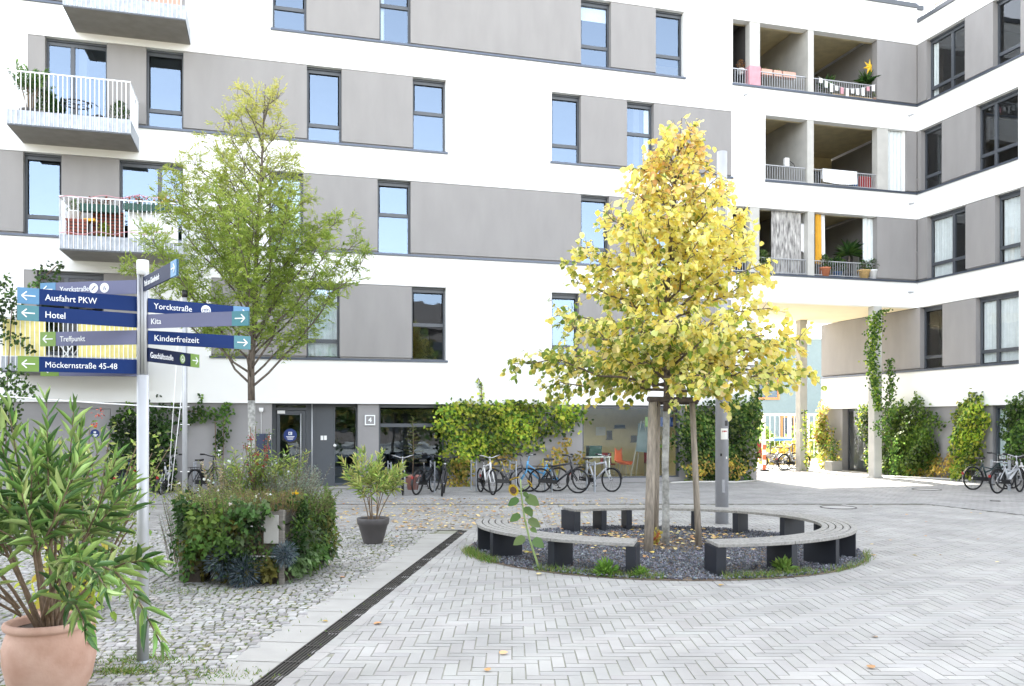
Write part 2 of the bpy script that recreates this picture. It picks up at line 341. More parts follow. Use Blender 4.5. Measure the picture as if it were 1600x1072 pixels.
# small granite setts with moss between them
s_ = .098; Q = []; rot = .12; crr, srr = math.cos(rot), math.sin(rot)
def wav(x, j): return np.sin(x*2.1+j*.31)*.018+np.sin(x*5.3+j*1.7)*.006
for j in range(150):
    xs = np.cumsum(RNG.uniform(.078, .122, 150)); xs = xs-RNG.uniform(0, .1); y0, y1 = j*s_, (j+1)*s_
    a0, a1 = xs[:-1], xs[1:]; q = np.stack([np.stack([a0, y0+wav(a0, j)], -1), np.stack([a1, y0+wav(a1, j)], -1), np.stack([a1, y1+wav(a1, j+1)], -1), np.stack([a0, y1+wav(a0, j+1)], -1)], 1); Q.append(q)
q = np.concatenate(Q)+RNG.normal(size=(149*150, 4, 2))*.0035; q = np.stack([q[..., 0]*crr-q[..., 1]*srr-12.8, q[..., 0]*srr+q[..., 1]*crr+1.6], -1)
cen = q.mean(1); k = (dside(cen[:, 0], cen[:, 1]) < -.5) & (cen[:, 1] < 15.5) & (cen[:, 1] > 2.6); q = q[k]; cen = cen[k][:, None]; n = len(q)
V = np.zeros((n, 12, 3)); sc = RNG.uniform(.84, .94, (n, 1, 1))
for i, (f, z) in enumerate(((1.0, -.006), (.96, .002), (.66, .007))):
    V[:, i*4:i*4+4, :2] = cen+(q-cen)*sc*f; V[:, i*4:i*4+4, 2] = z+RNG.normal(size=(n, 1))*.0025
f = [(8, 9, 10, 11)]+[(i*4+j, i*4+(j+1) % 4, i*4+4+(j+1) % 4, i*4+4+j) for i in (0, 1) for j in range(4)]
Fc = (np.arange(n)[:, None, None]*12+np.array(f)[None]).reshape(-1, 4)
col = pick([(.31, .302, .285), (.35, .342, .325), (.27, .262, .25), (.33, .315, .29)], n, jit=.1, hue=.012)
o = solids('cobble_paving', M['stone'], V.reshape(-1, 3), Fc, np.repeat(col, 12, axis=0)); tag(o, kind='structure')
# slab strip
mb = MB()
for i in range(-6, 15):
    a0 = D0+DD*(i*.62+.006); a1 = D0+DD*((i+1)*.62-.006)
    if a1[1] > 15.6: break
    mb.add([(*(a0-DN*.53), .002), (*(a0-DN*.09), .002), (*(a1-DN*.09), .002), (*(a1-DN*.53), .002)], [(0, 1, 2, 3)])
tag(mb.build('slab_path', M['slabs']), kind='structure')
# drain channel
dr = thing('drain_channel', 'long dark slotted iron drain channel running between pale slabs and herringbone paving', 'drain')
mb = MB(); A, B = D0-DD*3.4, D0+DD*9.15
def P3(u, s, z): return tuple(u+DN*s)+(z,)
mb.add([P3(A, -.08, -.008), P3(A, .08, -.008), P3(B, .08, -.008), P3(B, -.08, -.008)], [(0, 1, 2, 3)]); mb.build('channel_bed', M['black'], dr)
mb = MB()
for s in np.linspace(-.075, .075, 6): mb.obox(P3(A, s, .001), P3(B, s, .001), .011, .012)
for i in range(26): u = A+DD*(.02+i*.5); mb.obox(P3(u, -.08, .0025), P3(u, .08, .0025), .02, .012)
mb.build('grate', M['iron'], dr)
for i, (p0, p1, lb) in enumerate([((-14, 15.57), (-.9, 15.57), 'thin dark joint line behind the cobbles and the grey pot'), ((-14, 20.5), (9.85, 20.5), 'long dark drain slot crossing behind the round bench'),
                              ((9.85, 20.5), (13.4, 10.8), 'dark drain slot slanting to the right edge of the square')]):
    tag(MB().obox((*p0, -.002), (*p1, -.002), .035, .012).build('drain_slot', M['iron']), lb, 'drain slot', 'slot drains')
for px, py, r, lb in ((1448, 765, .42, 'pale round manhole cover near the wing bicycles'), (1310, 793, .42, 'round manhole cover just behind the bench right end'), (1555, 783, .12, 'tiny round cover by the right picture edge bicycles')):
    x_, y_ = GR(px, py); t_ = thing('manhole_cover', lb, 'manhole cover', (x_, y_, 0), 0, 'manhole covers')
    MB().disc((0, 0, .001), (0, 0, 1), r*.86, .004, 40).build('lid', M['manhole'], t_); MB().ring((0, 0, .002), (0, 0, 1), r*.93, .012, 40).build('ring', M['iron'], t_)
# oval gravel bed
th = np.linspace(0, 2*np.pi, 96, endpoint=False)
tag(MB().add([(BX+(BA+.12)*math.cos(i), BY+(BB+.24)*math.sin(i), .006) for i in th], [tuple(range(96))]).build('planting_bed', M['earth']), kind='structure')
n = 26000; rr = np.sqrt(RNG.uniform(0, 1, n)); tt = RNG.uniform(0, 2*np.pi, n)
x = BX+(BA+.08)*rr*np.cos(tt); y = BY+(BB+.2)*rr*np.sin(tt); k = (np.hypot(x-2.46, y-13.7) > .7) | (RNG.uniform(size=n) < .25); x = x[k]; y = y[k]; n = len(x)
sz = RNG.uniform(.009, .022, n); base = np.array([(1, 0, 0), (0, 1, 0), (-1, 0, 0), (0, -1, 0), (.1, .1, .9), (0, 0, -.5)])
V = base[None]*sz[:, None, None]*(1+RNG.normal(size=(n, 6, 3))*.25); an = RNG.uniform(0, 6.28, n)[:, None]
V = np.stack([V[..., 0]*np.cos(an)-V[..., 1]*np.sin(an), V[..., 0]*np.sin(an)+V[..., 1]*np.cos(an), V[..., 2]], -1)+np.stack([x, y, .012+RNG.uniform(0, .018, n)], -1)[:, None]
f = np.array([(0, 1, 4), (1, 2, 4), (2, 3, 4), (3, 0, 4), (1, 0, 5), (2, 1, 5), (3, 2, 5), (0, 3, 5)])
o = solids('gravel', M['gravel'], V.reshape(-1, 3), (np.arange(n)[:, None, None]*6+f[None]).reshape(-1, 3), np.repeat(pick([(.12, .125, .145), (.2, .205, .225), (.075, .08, .095)], n, jit=.25), 6, axis=0)); tag(o, kind='stuff')
# fallen leaves, lying flat
def litter(name, n, fx, cols, sz=(.05, .09)):
    x, y, z = fx(n); n = len(x); a = RNG.uniform(0, 6.28, n)
    D = np.stack([np.cos(a), np.sin(a), RNG.normal(size=n)*.12], -1); L = RNG.uniform(*sz, n)
    N = np.stack([RNG.normal(size=n)*.15, RNG.normal(size=n)*.15, np.ones(n)], -1)
    return tag(leaves(name, M['fallen'], np.stack([x, y, z+.012], -1), D, L, L*.85, pick(cols, n, jit=.2), 'round', N=N), kind='stuff')
LC = [(.55, .4, .12), (.6, .45, .2), (.42, .24, .1), (.65, .52, .25), (.5, .3, .14)]
def f1(n):
    x = RNG.normal(-1.0, 2.4, n); y = 15.7+6.3*RNG.uniform(0, 1, n)**1.3; k = (x < 3.5) & (x > -9) & ~inbed(x, y, .3); return x[k], y[k], 0*x[k]
def f2(n):
    x = RNG.normal(2.2, 1.2, n); y = RNG.normal(14.2, .8, n); k = inbed(x, y, -.2); return x[k], y[k], 0*x[k]+.03
def f3(n):
    x = RNG.uniform(-5, 12, n); y = RNG.uniform(6, 20, n); k = ~inbed(x, y, .2); return x[k], y[k], 0*x[k]+.002
litter('fallen_leaves', 1250, f1, LC); litter('fallen_leaves', 420, f2, LC); litter('fallen_leaves', 120, f3, LC)
x_, y_ = bond(-12, 14, 0, 1, 1, 1)
# ragged grass and weeds
def grass(name, P, h, cols, wd=.006, spread=.5, kind='stuff'):
    n = len(P); D = np.stack([RNG.normal(size=n)*spread, RNG.normal(size=n)*spread, np.ones(n)], -1); L = RNG.uniform(.5, 1, n)*h
    return tag(leaves(name, M['leaf'], P, D, L, wd, pick(cols, n), 'blade', N=RNG.normal(size=(n, 3))), kind=kind)
GC = [(.1, .2, .03), (.16, .28, .05), (.2, .27, .07), (.3, .3, .1)]
def ringpts(t0, t1, n, j=.06, s=.12):
    t = RNG.uniform(R(t0), R(t1), n); r = s+RNG.normal(size=n)*j
    return np.stack([BX+(BA+r)*np.cos(t), BY+(BB+.1+r)*np.sin(t), np.full(n, .004)], -1)
grass('grass', np.concatenate([ringpts(186, 212, 800, .05), ringpts(228, 262, 600, .05, .02), ringpts(276, 303, 650, .05, .0), ringpts(305, 348, 220, .03)]), .13, GC)
sp = np.concatenate([np.array(GR(225, 1033))+RNG.normal(size=(500, 2))*(.22, .1), np.array(GR(195, 1050))+RNG.normal(size=(500, 2))*(.15, .06), np.array(GR(290, 925))+RNG.normal(size=(300, 2))*(.5, .1), np.array(GR(330, 1055))+RNG.normal(size=(200, 2))*(.2, .1),
   np.stack([RNG.uniform(-9, -1.5, 900), RNG.uniform(5, 15.4, 900)], -1)])
grass('joint_weeds', np.concatenate([sp, np.zeros((len(sp), 1))], 1), .05, GC, .008, .9)
# moss cushions in the sett joints
n = 11000; mx, my = RNG.uniform(-9.5, -1.2, n), RNG.uniform(4.5, 15.4, n); k = dside(mx, my) < -.56
mp = np.stack([mx, my, np.full(n, .003)], -1)[k]; a = RNG.uniform(0, 6.28, len(mp))
tag(leaves('moss', M['leaf'], mp, np.stack([np.cos(a), np.sin(a), .1*np.ones(len(mp))], -1), RNG.uniform(.02, .07, len(mp)), RNG.uniform(.012, .03, len(mp)), pick([(.12, .17, .03), (.2, .25, .06), (.26, .27, .09)], len(mp)), 'round', N=np.tile([0, 0, 1.], (len(mp), 1))), kind='stuff')
# ================================================================== BUILDINGS
ZG, ZF, ZE, ZD, ZC, ZB, ZA, ZT, ZTOP = 3.779, 6.037, 6.942, 9.196, 10.10, 12.34, 13.24, 15.44, 16.75
ZH = 2.496
main = thing('apartment_building', 'long white and grey apartment building with balconies, loggias and ground-floor entrance number 4', 'building', CORNER, TH)
wing = thing('apartment_wing', 'white and grey building wing closing the courtyard on the right, with curtained windows', 'building', CORNER, TH)
class Front:
    """boxes on a facade: u runs along it, d goes into it"""
    def __init__(s, root, flip): s.root, s.flip = root, flip
    def bx(s, mb, u0, u1, d0, d1, z0, z1): return mb.box(d0, d1, u0, u1, z0, z1) if s.flip else mb.box(u0, u1, d0, d1, z0, z1)
    def pt(s, u, d, z): return (d, u, z) if s.flip else (u, d, z)
FM, FW = Front(main, False), Front(wing, True)
def window(fr, u0, u1, z0, z1, depth=.2, transom=.55, mull=None, glass='glass', curtain=None, blind=0, m='frame'):
    """frame mesh with panes as its children"""
    u0, u1 = min(u0, u1), max(u0, u1); t = .06; mb = MB(); d0, d1 = depth, depth+.07
    zt = z0+(z1-z0)*transom
    zb = z1-.1
    for q in ((u0, u0+t, z0, z1), (u1-t, u1, z0, z1), (u0+t, u1-t, zb, z1), (u0+t, u1-t, z0, z0+.05)): fr.bx(mb, q[0], q[1], d0, d1, q[2], q[3])
    if transom: fr.bx(mb, u0+t, u1-t, d0-.012, d1, zt-.055, zt+.055)
    us = [u0+t]+([u0+(u1-u0)*mull] if mull else [])+[u1-t]
    if mull: fr.bx(mb, us[1]-.055, us[1]+.055, d0-.014, d1+.002, z0+.05, zb)
    f = mb.build('window', M[m], fr.root, bevel=.006)
    if fr is FW and glass == 'glass': glass = 'glass_wing'
    zs = [z0+.05]+([zt] if transom else [])+[zb]
    for i in range(len(us)-1):
        for j in range(len(zs)-1):
            q = MB(); ins = .035 if (transom and j == 1) else .0
            fr.bx(q, us[i]+ins, us[i+1]-ins, d0+.03, d0+.042, zs[j]+ins, zs[j+1]-ins); q.build('pane', M[glass], f)
    if blind: mb = MB(); fr.bx(mb, u0+t, u1-t, depth+.12, depth+.13, z1-.1-(z1-z0)*blind, z1-.1); mb.build('blind', M['curtain'], f)
    if curtain:
        for c0, c1 in curtain:
            mb = MB(); a0 = u0+t+(u1-u0)*c0; a1 = u0+(u1-u0)*c1-t; n = max(6, int((a1-a0)/.035)); vs = []
            for i in range(n+1):
                u = a0+(a1-a0)*i/n; d = depth+.12+.02*math.sin(i*1.9)+.012*math.sin(i*.7)
                vs += [fr.pt(u, d, z0+.08), fr.pt(u, d, z1-.1)]
            mb.add(vs, [(2*i, 2*i+2, 2*i+3, 2*i+1) for i in range(n)], True); mb.build('curtain', M['curtain'], f)
    return f
def strip(fr, u0, u1, z0, z1, items, sillx=.05, sillm='sill'):
    """a band of render panels and windows; items = (kind, u0, u1, options)"""
    u0, u1 = sorted((u0, u1))
    mb = MB(); fr.bx(mb, u0-sillx, u1+sillx, -.045, .02, z0-.02, z0+.045); fr.bx(mb, u0+.002, u1-.002, .02, .3, z0-.01, z0+.04); mb.build('window_sill', M[sillm], fr.root, bevel=.004)
    for it in items:
        a, b = sorted(it[1:3])
        if it[0] == 'p':
            mb = MB(); fr.bx(mb, a, b, .012, .29, z0+.1, z1-.012); fr.bx(mb, a+.02, b-.02, .06, .28, z0+.04, z0+.1); mb.build('render_panel', M['gray'], fr.root)
        else:
            window(fr, a, b, z0+.04, z1-.06, **(it[3] if len(it) > 3 else {}))
    for it in items:                           # roller-blind box above every opening
        if it[0] == 'w': a, b = sorted(it[1:3]); mb = MB(); fr.bx(mb, a, b, .16, .3, z1-.06, z1); mb.build('blind_box', M['frame'], fr.root)
m_ = MA
# ---- main front, openings of the white skin: (u0,u1,z0,z1)
aL = -46.0; aP = m_(1185); aR = 0.0
strips = [
 (ZA, ZT, m_(-200), m_(290)), (ZA, ZT, m_(425.6), m_(1069)), (ZA, ZT, m_(1145), 0),
 (ZC, ZB, m_(43), m_(697)), (ZC, ZB, m_(862), m_(1143)), (ZC, ZB, m_(1196), 0),
 (ZE, ZD, m_(-260), m_(286)), (ZE, ZD, m_(420), m_(1060)), (ZE, ZD, m_(1145), 0),
 (ZG, ZF, m_(37), m_(215)), (ZG, ZF, m_(330), m_(697)), (ZG, ZF, m_(862), m_(1143))]
mb = MB(); T = .3
for z0, z1 in ((ZH, ZG), (ZF, ZE), (ZD, ZC), (ZB, ZA), (ZT, ZTOP)):
    FM.bx(mb, aL, aP if z0 == ZH else aR, 0, T, z0, z1)
for z0 in (ZG, ZE, ZC, ZA):
    sp = sorted((s[2], s[3], s[1]) for s in strips if s[0] == z0); u = aL
    for a, b, z1 in sp:
        FM.bx(mb, u, a, 0, T, z0, z1); u = b
    if u < aR-.01: FM.bx(mb, u, aP if z0 == ZG else aR, 0, T, z0, sp[0][2])
mb.build('facade_wall', M['white'], main)
DOOR2 = dict(transom=0, mull=.42)
strip(FM, m_(-200), m_(290), ZA, ZT, [('p', m_(-200), m_(-60)), ('w', m_(-60), m_(52)), ('p', m_(52), m_(125)), ('w', m_(125), m_(215), DOOR2), ('p', m_(215), m_(290))])
strip(FM, m_(425.6), m_(1069), ZA, ZT, [('w', m_(425.6), m_(479), dict(transom=.33)), ('p', m_(479), m_(593)), ('w', m_(593), m_(642), dict(curtain=[(0, .25)])), ('p', m_(642), m_(908)), ('w', m_(908), m_(955), dict(transom=.33, blind=.2)), ('p', m_(955), m_(1025)), ('w', m_(1025), m_(1069), dict(transom=.33))])
strip(FM, m_(43), m_(697), ZC, ZB, [('p', m_(43), m_(70)), ('w', m_(70), m_(167), DOOR2), ('p', m_(167), m_(228)), ('w', m_(228), m_(286.5), dict(transom=.24)), ('p', m_(286.5), m_(479.5)),
      ('w', m_(479.5), m_(534), dict(transom=.24)), ('p', m_(534), m_(645)), ('w', m_(645), m_(697))])
strip(FM, m_(862), m_(1143), ZC, ZB, [('w', m_(862), m_(908), dict(transom=.27)), ('p', m_(908), m_(980)), ('w', m_(980), m_(1022), dict(curtain=[(.7, 1)])), ('p', m_(1022), m_(1143))])
strip(FM, m_(-260), m_(286), ZE, ZD, [('p', m_(-260), m_(36)), ('w', m_(36), m_(96), dict(transom=.24)), ('p', m_(96), m_(186)), ('w', m_(186), m_(286), dict(transom=0, mull=.62))])
strip(FM, m_(420), m_(1060), ZE, ZD, [('w', m_(420), m_(474), dict(transom=.24, curtain=[(0, 1)])), ('p', m_(474), m_(590)), ('w', m_(590), m_(642)), ('p', m_(642), m_(908)), ('w', m_(908), m_(952), dict(transom=.24)), ('p', m_(952), m_(1015)), ('w', m_(1015), m_(1060))])
strip(FM, m_(37), m_(215), ZG, ZF, [('p', m_(37), m_(57)), ('w', m_(57), m_(162), DOOR2), ('p', m_(162), m_(215))])
strip(FM, m_(330), m_(697), ZG, ZF, [('p', m_(330), m_(479)), ('w', m_(479), m_(531), dict(transom=.24, curtain=[(0, 1)])), ('p', m_(531), m_(643.5)), ('w', m_(643.5), m_(697), dict(glass='glass_dark', transom=.5))])
strip(FM, m_(862), m_(1143), ZG, ZF, [('w', m_(862), m_(905), dict(transom=.24)), ('p', m_(905), m_(1000)), ('w', m_(1000), m_(1045)), ('p', m_(1045), m_(1143))])
# ---- carcass: floors, rear walls, roof (keeps the sun out of the rooms)
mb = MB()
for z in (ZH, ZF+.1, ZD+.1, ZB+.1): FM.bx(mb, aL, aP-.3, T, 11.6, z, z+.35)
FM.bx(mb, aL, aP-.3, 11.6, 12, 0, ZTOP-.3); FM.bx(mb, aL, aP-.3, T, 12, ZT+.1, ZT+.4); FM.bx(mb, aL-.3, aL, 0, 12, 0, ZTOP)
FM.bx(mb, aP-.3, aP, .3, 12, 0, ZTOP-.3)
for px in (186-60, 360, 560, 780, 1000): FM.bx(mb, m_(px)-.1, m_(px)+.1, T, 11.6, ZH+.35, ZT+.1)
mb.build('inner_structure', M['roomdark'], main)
mb = MB()                                      # bridge over the passage: depth 5.56
FM.bx(mb, aP, aR-.002, 5.26, 5.56, ZF+.002, ZTOP-.3); FM.bx(mb, aP, aR-.002, .3, 5.26, ZT+.5, ZT+.7)
mb.build('rear_wall', M['white'], main)
mb = MB(); FM.bx(mb, aP+.002, aR-.002, .3, 5.26, ZF+.002, ZF+.3); mb.build('passage_soffit', M['soffit'], main)
mb = MB(); FM.bx(mb, aL, aR, -.05, .42, ZTOP, ZTOP+.16); FM.bx(mb, aR, aR+.35, .05, .42, ZTOP, ZTOP+.16); mb.build('roof_coping', M['frame'], main)
mb = MB(); FM.bx(mb, aR, aR+.32, .1, .4, 16.2, ZTOP); mb.build('parapet_end', M['white'], main)
# ---- ground floor of the main front
mb = MB(); g0 = .1
def gw(a, b, z0=0, z1=ZH): FM.bx(mb, a, b, g0, .4, z0, z1)
gw(aL, m_(118)); gw(m_(172), m_(425)); gw(m_(118), m_(172), 2.32); gw(m_(560), m_(592.5)); gw(m_(697), m_(912)); gw(m_(1064), aP-.3); gw(m_(592.5), m_(697), 0, .1); gw(m_(912), m_(1064), 0, .14)
FM.bx(mb, aP-.3, aP+.004, g0, 12.01, 0, ZH-.002)
mb.build('plinth_wall', M['dgray'], main)
d = MB(); FM.bx(d, m_(118)+.012, m_(172)-.012, g0+.012, .2, .02, 2.308); do = d.build('steel_door', M['dgray'], main, bevel=.004)
d = MB(); d.tube([(m_(123), g0-.05, 1.02), (m_(123)+.12, g0-.05, 1.02)], .011); d.tube([(m_(123), g0+.02, 1.02), (m_(123), g0-.055, 1.02)], .011); d.disc((m_(123), g0+.01, 1.02), (0, -1, 0), .026); d.build('door_handle', M['chrome'], do)
# entrance
u0, u1 = m_(425), m_(560); e = .42
mb = MB(); FM.bx(mb, u0-.3, u0, .4, .9, 0, ZH); FM.bx(mb, u1, u1+.3, .4, .9, 0, ZH); mb.build('entrance_reveal', M['dgray'], main)
mb = MB(); FM.bx(mb, u0, u1, .0+g0, .9, 0, .05); mb.build('threshold', M['slabs'], main)
mb = MB()
for a, b, z0, z1 in ((m_(425, e), m_(431, e), .05, ZH), (m_(478, e), m_(492, e), .05, ZH), (m_(431, e), m_(478, e), 2.3, 2.38), (m_(556.5, e), m_(562, e), .05, ZH), (m_(492, e), m_(562, e), ZH-.09, ZH), (m_(521, e), m_(523.5, e), .05, ZH-.09), (m_(523, e), m_(557, e), .05, .13), (m_(431, e), m_(478, e), ZH-.05, ZH)):
    FM.bx(mb, a, b, e, e+.09, z0, z1)
ef = mb.build('entrance_frame', M['frame'], main, bevel=.005)
q = MB(); FM.bx(q, m_(431, e), m_(478, e), e+.03, e+.04, 2.38, ZH-.05); FM.bx(q, m_(523.5, e), m_(556.5, e), e+.03, e+.04, .13, ZH-.09); q.build('pane', M['glass_dark'], ef)
q = MB(); FM.bx(q, m_(492, e), m_(521, e), e+.012, e+.06, .05, ZH-.09); q.build('infill_panel', M['frame'], ef)
q = MB(); a, b = m_(432, e), m_(477.5, e)
for s in ((a, a+.1, .06, 2.29), (b-.1, b, .06, 2.29), (a+.1, b-.1, 2.16, 2.29), (a+.1, b-.1, .06, .24)): FM.bx(q, s[0], s[1], e-.01, e+.06, s[2], s[3])
ed = q.build('entrance_door', M['frame'], main, bevel=.004)
q = MB(); FM.bx(q, a+.1, b-.1, e+.02, e+.032, .24, 2.16); q.build('pane', M['glass_dark'], ed)
q = MB(); q.tube([(b-.14, e-.07, .3), (b-.14, e-.07, 2.2)], .018); q.tube([(b-.14, e, .5), (b-.14, e-.07, .5)], .01); q.tube([(b-.14, e, 2), (b-.14, e-.07, 2)], .01); q.build('door_handle', M['alu'], ed)
q = MB(); q.box(a+.02, a+.24, e-.06, e-.01, 2.2, 2.29); q.build('door_closer', M['white_p'], ed)
q = MB(); q.tube([(m_(487.5, e-.1), e-.12, .05), (m_(487.5, e-.1), e-.12, ZH-.01)], .022, 10); q.build('conduit', M['alu'], main)
q = MB(); a, b = m_(501, e), m_(510.5, e); q.box(a, (a+b)/2-.01, e-.02, e+.012, 1.42, 1.55); q.box((a+b)/2+.01, b, e-.02, e+.012, 1.42, 1.55); q.build('doorbell_panel', M['white_p'], main)
window(FM, m_(592.5), m_(697), .1, ZH-.01, depth=.22, transom=.735, glass='glass_dark')
# shop window
window(FM, m_(912), m_(1064), .14, ZH-.01, depth=.16, transom=0, glass='glass_shop')
mb = MB(); a, b = m_(912)-1.2, m_(1064)+.4
FM.bx(mb, a, b, 2.9, 3.0, .1, 2.45); FM.bx(mb, a-.1, a, .4, 3, .1, 2.45); FM.bx(mb, b, b+.1, .4, 3, .1, 2.45); FM.bx(mb, a, b, .4, 2.9, .02, .1); mb.build('shop_room', M['cream'], main)
# house number plate
hn = thing('house_number_sign', 'square dark house number sign reading 4 in a pale frame on the grey pillar', 'sign', (0, 0, 0)); hn.location = world(m_(578.5), g0-.03, MZ(578.5, 656.5)); hn.rotation_euler = (0, 0, TH)
q = MB(); s = .15
for r in ((-s, s, s-.03, s), (-s, s, -s, -s+.03), (-s, -s+.03, -s+.03, s-.03), (s-.03, s, -s+.03, s-.03)): q.box(r[0], r[1], -.03, .03, r[2], r[3])
q.build('frame', M['signwhite'], hn); q = MB().box(-s+.03, s-.03, -.015, .03, -s+.03, s-.03); q.build('plate', M['dgray'], hn); text('4', .19, M['signwhite'], hn, (0, -.02, 0), (R(90), 0, 0), bold=.03, align='CENTER')
def sticker(x, z, d, r, lb, at=None):
    t = thing('round_sticker', lb, 'sticker', world(x, d, z), TH); MB().disc((0, 0, 0), (0, -1, 0), r, .004).build('disc', M['stickblue'], t)
    q = MB(); s = r*.28
    for b in ((-s, s, .0, .02), (-s, -s+.02, 0, s*1.7), (s-.02, s, 0, s*1.7), (-s, s, s*1.7-.02, s*1.7), (-.01, s-.02, s*.7, s*.7+.02)): q.box(b[0], b[1], -.0065, -.004, b[2]+.005, b[3]+.005)
    for i, wv in enumerate((.62, .5, .4)): q.box(-r*wv, r*wv, -.0065, -.004, -r*.2-i*r*.2-.012, -r*.2-i*r*.2+.004)
    q.build('pictogram', M['signwhite'], t)
sticker(m_(453.5, e+.02), MZ(453.5, 680, e), e+.018, .19, 'round blue sticker with white pictogram on the dark entrance door glass')
sticker(m_(147), MZ(147, 677.5), g0+.008, .115, 'small round blue sticker with white pictogram on the plain grey door at left')
t = thing('security_camera', 'small white dome camera with cable on grey wall left of the entrance', 'camera', world(m_(408), g0, MZ(408, 642)), TH)
MB().box(-.06, .06, -.07, 0, .02, .09).lathe([(0, -.05), (.04, -.03), (.055, .0), (.055, .02)], (0, -.06, 0)).build('housing', M['white_p'], t); MB().tube([(0, -.01, .02), (.005, -.012, -.9)], .006).build('cable', M['white_p'], t)
t = thing('meter_cabinet', 'blue-grey cabinet with small white label beside the entrance', 'cabinet', world(m_(400)-.02, g0, 0), TH)
MB().box(0, m_(425)-m_(400), -.1, 0, .5, 1.62).build('cabinet_body', M['bluegray'], t, bevel=.01); MB().box(m_(420)-m_(400), m_(425)-m_(400)-.01, -.108, -.1, 1.42, 1.58).build('label_plate', M['white_p'], t); MB().box(m_(414)-m_(400), m_(414)-m_(400)+.012, -.104, -.1, .52, 1.6).build('seam', M['black'], t)
t = thing('wall_lamp', 'tiny white globe lamp on the frame right of the grey entrance panel', 'lamp', world(m_(523, e), e-.04, MZ(523, 696, e)), TH); MB().lathe([(0, -.05), (.045, -.02), (.045, .02), (0, .05)]).build('globe', M['white_p'], t); MB().tube([(0, 0, 0), (0, .04, 0)], .012).build('bracket', M['white_p'], t)

# ---- loggias
def railing(fr, u0, u1, z0, h, d=.1, parent=None, step=.095, m='frame', posts=True):
    mb = MB(); u0, u1 = sorted((u0, u1))
    fr.bx(mb, u0, u1, d, d+.04, z0+h-.03, z0+h); fr.bx(mb, u0, u1, d+.005, d+.035, z0+.05, z0+.075)
    for u in np.arange(u0+step/2, u1, step): fr.bx(mb, u-.008, u+.008, d+.012, d+.028, z0+.075, z0+h-.03)
    return mb.build('railing', M['alu'], parent or fr.root)
def loggia(z0, z1, a0, a1, pillars, walls, pend):
    mb = MB(); FM.bx(mb, a0-.02, aR, -.045, .3, z0-.02, z0+.05); mb.build('window_sill', M['sill'], main, bevel=.004)
    a2 = max(a1, -.9) if pend is None else pend
    mb = MB(); FM.bx(mb, a2, aR-.003, .012, .29, z0+.1, z1-.012); FM.bx(mb, a2+.02, aR-.02, .06, .28, z0+.05, z0+.1); FM.bx(mb, a2+.1, aR-.003, .29, 5.2, z0-.2, z1+.2); mb.build('render_panel', M['gray'], main)
    mb = MB()
    for a, b in pillars: FM.bx(mb, a, b, .02, .3, z0+.05, z1-.001)
    if pillars: mb.build('pillar', M['lconcrete'], main)
    for a, b in walls: mb = MB(); FM.bx(mb, a, b, .018, 4.4, z0-.1, z1+.28); mb.build('partition_wall', M['lconcrete'], main)
    mb = MB(); FM.bx(mb, a0-.9, a2+.1, .3, 5.24, z0-.25, z0-.06); mb.build('loggia_floor', M['concrete'], main)
    mb = MB(); FM.bx(mb, a0-.9, a2+.1, .3, 5.24, z1+.3, z1+.42); FM.bx(mb, a0-.9, a2+.1, .3, .42, z1+.001, z1+.3); mb.build('loggia_ceiling', M['ochre'], main)
    mb = MB(); A0, A1 = walls[-1][1], a2; FM.bx(mb, A0, A0+.3, 4.4, 4.6, z0-.06, z1+.3); FM.bx(mb, A0+.3, A1+.1, 4.4, 4.6, z1-.25, z1+.3); FM.bx(mb, A0+.3, A1+.1, 4.4, 4.6, z0-.06, z0+.35); FM.bx(mb, A1-.35, A1+.1, 4.4, 4.6, z0+.35, z1-.25)
    FM.bx(mb, a0-.9, walls[-1][0], 4.4, 4.6, z0-.06, z1+.3)
    mb.build('loggia_back_wall', M['cream'], main)
    mb = MB(); A2 = A0+.3; A3 = A1-.35; n = 3
    for i in range(n+1): u = A2+(A3-A2)*i/n; FM.bx(mb, u-.04, u+.04, 4.45, 4.53, z0+.35, z1-.25)
    FM.bx(mb, A2, A3, 4.452, 4.528, z1-.33, z1-.25); f = mb.build('glass_door', M['frame'], main); mb = MB(); FM.bx(mb, A2, A3, 4.48, 4.49, z0+.35, z1-.33); mb.build('pane', M['glass_dark'], f)
    prev = a0
    for a, b in sorted(pillars+walls)+[(a2, a2)]:
        if a-prev > .2 and prev < a1-.05: railing(FM, prev+.01, min(a, a1)-.01, z0+.05, .56, .1)
        prev = b
loggia(ZA, ZT, m_(1145), m_(1370), [(m_(1172), m_(1188))], [(m_(1263), m_(1272))], m_(1371))
loggia(ZC, ZB, m_(1196), m_(1386), [(m_(1371.5), m_(1388))], [(m_(1262), m_(1272))], m_(1417))
loggia(ZE, ZD, m_(1145), m_(1370), [(m_(1172), m_(1187))], [(m_(1263), m_(1273))], m_(1371))
# overflow spouts
mb = MB()
for px, py in ((1163, 149), (1420, 181), (1421, 319), (1420, 457)): a, z = m_(px), MZ(px, py); mb.tube([(a, .02, z+.01), (a, -.22, z-.02)], .03)
mb.build('overflow_pipes', M['alu'], main)
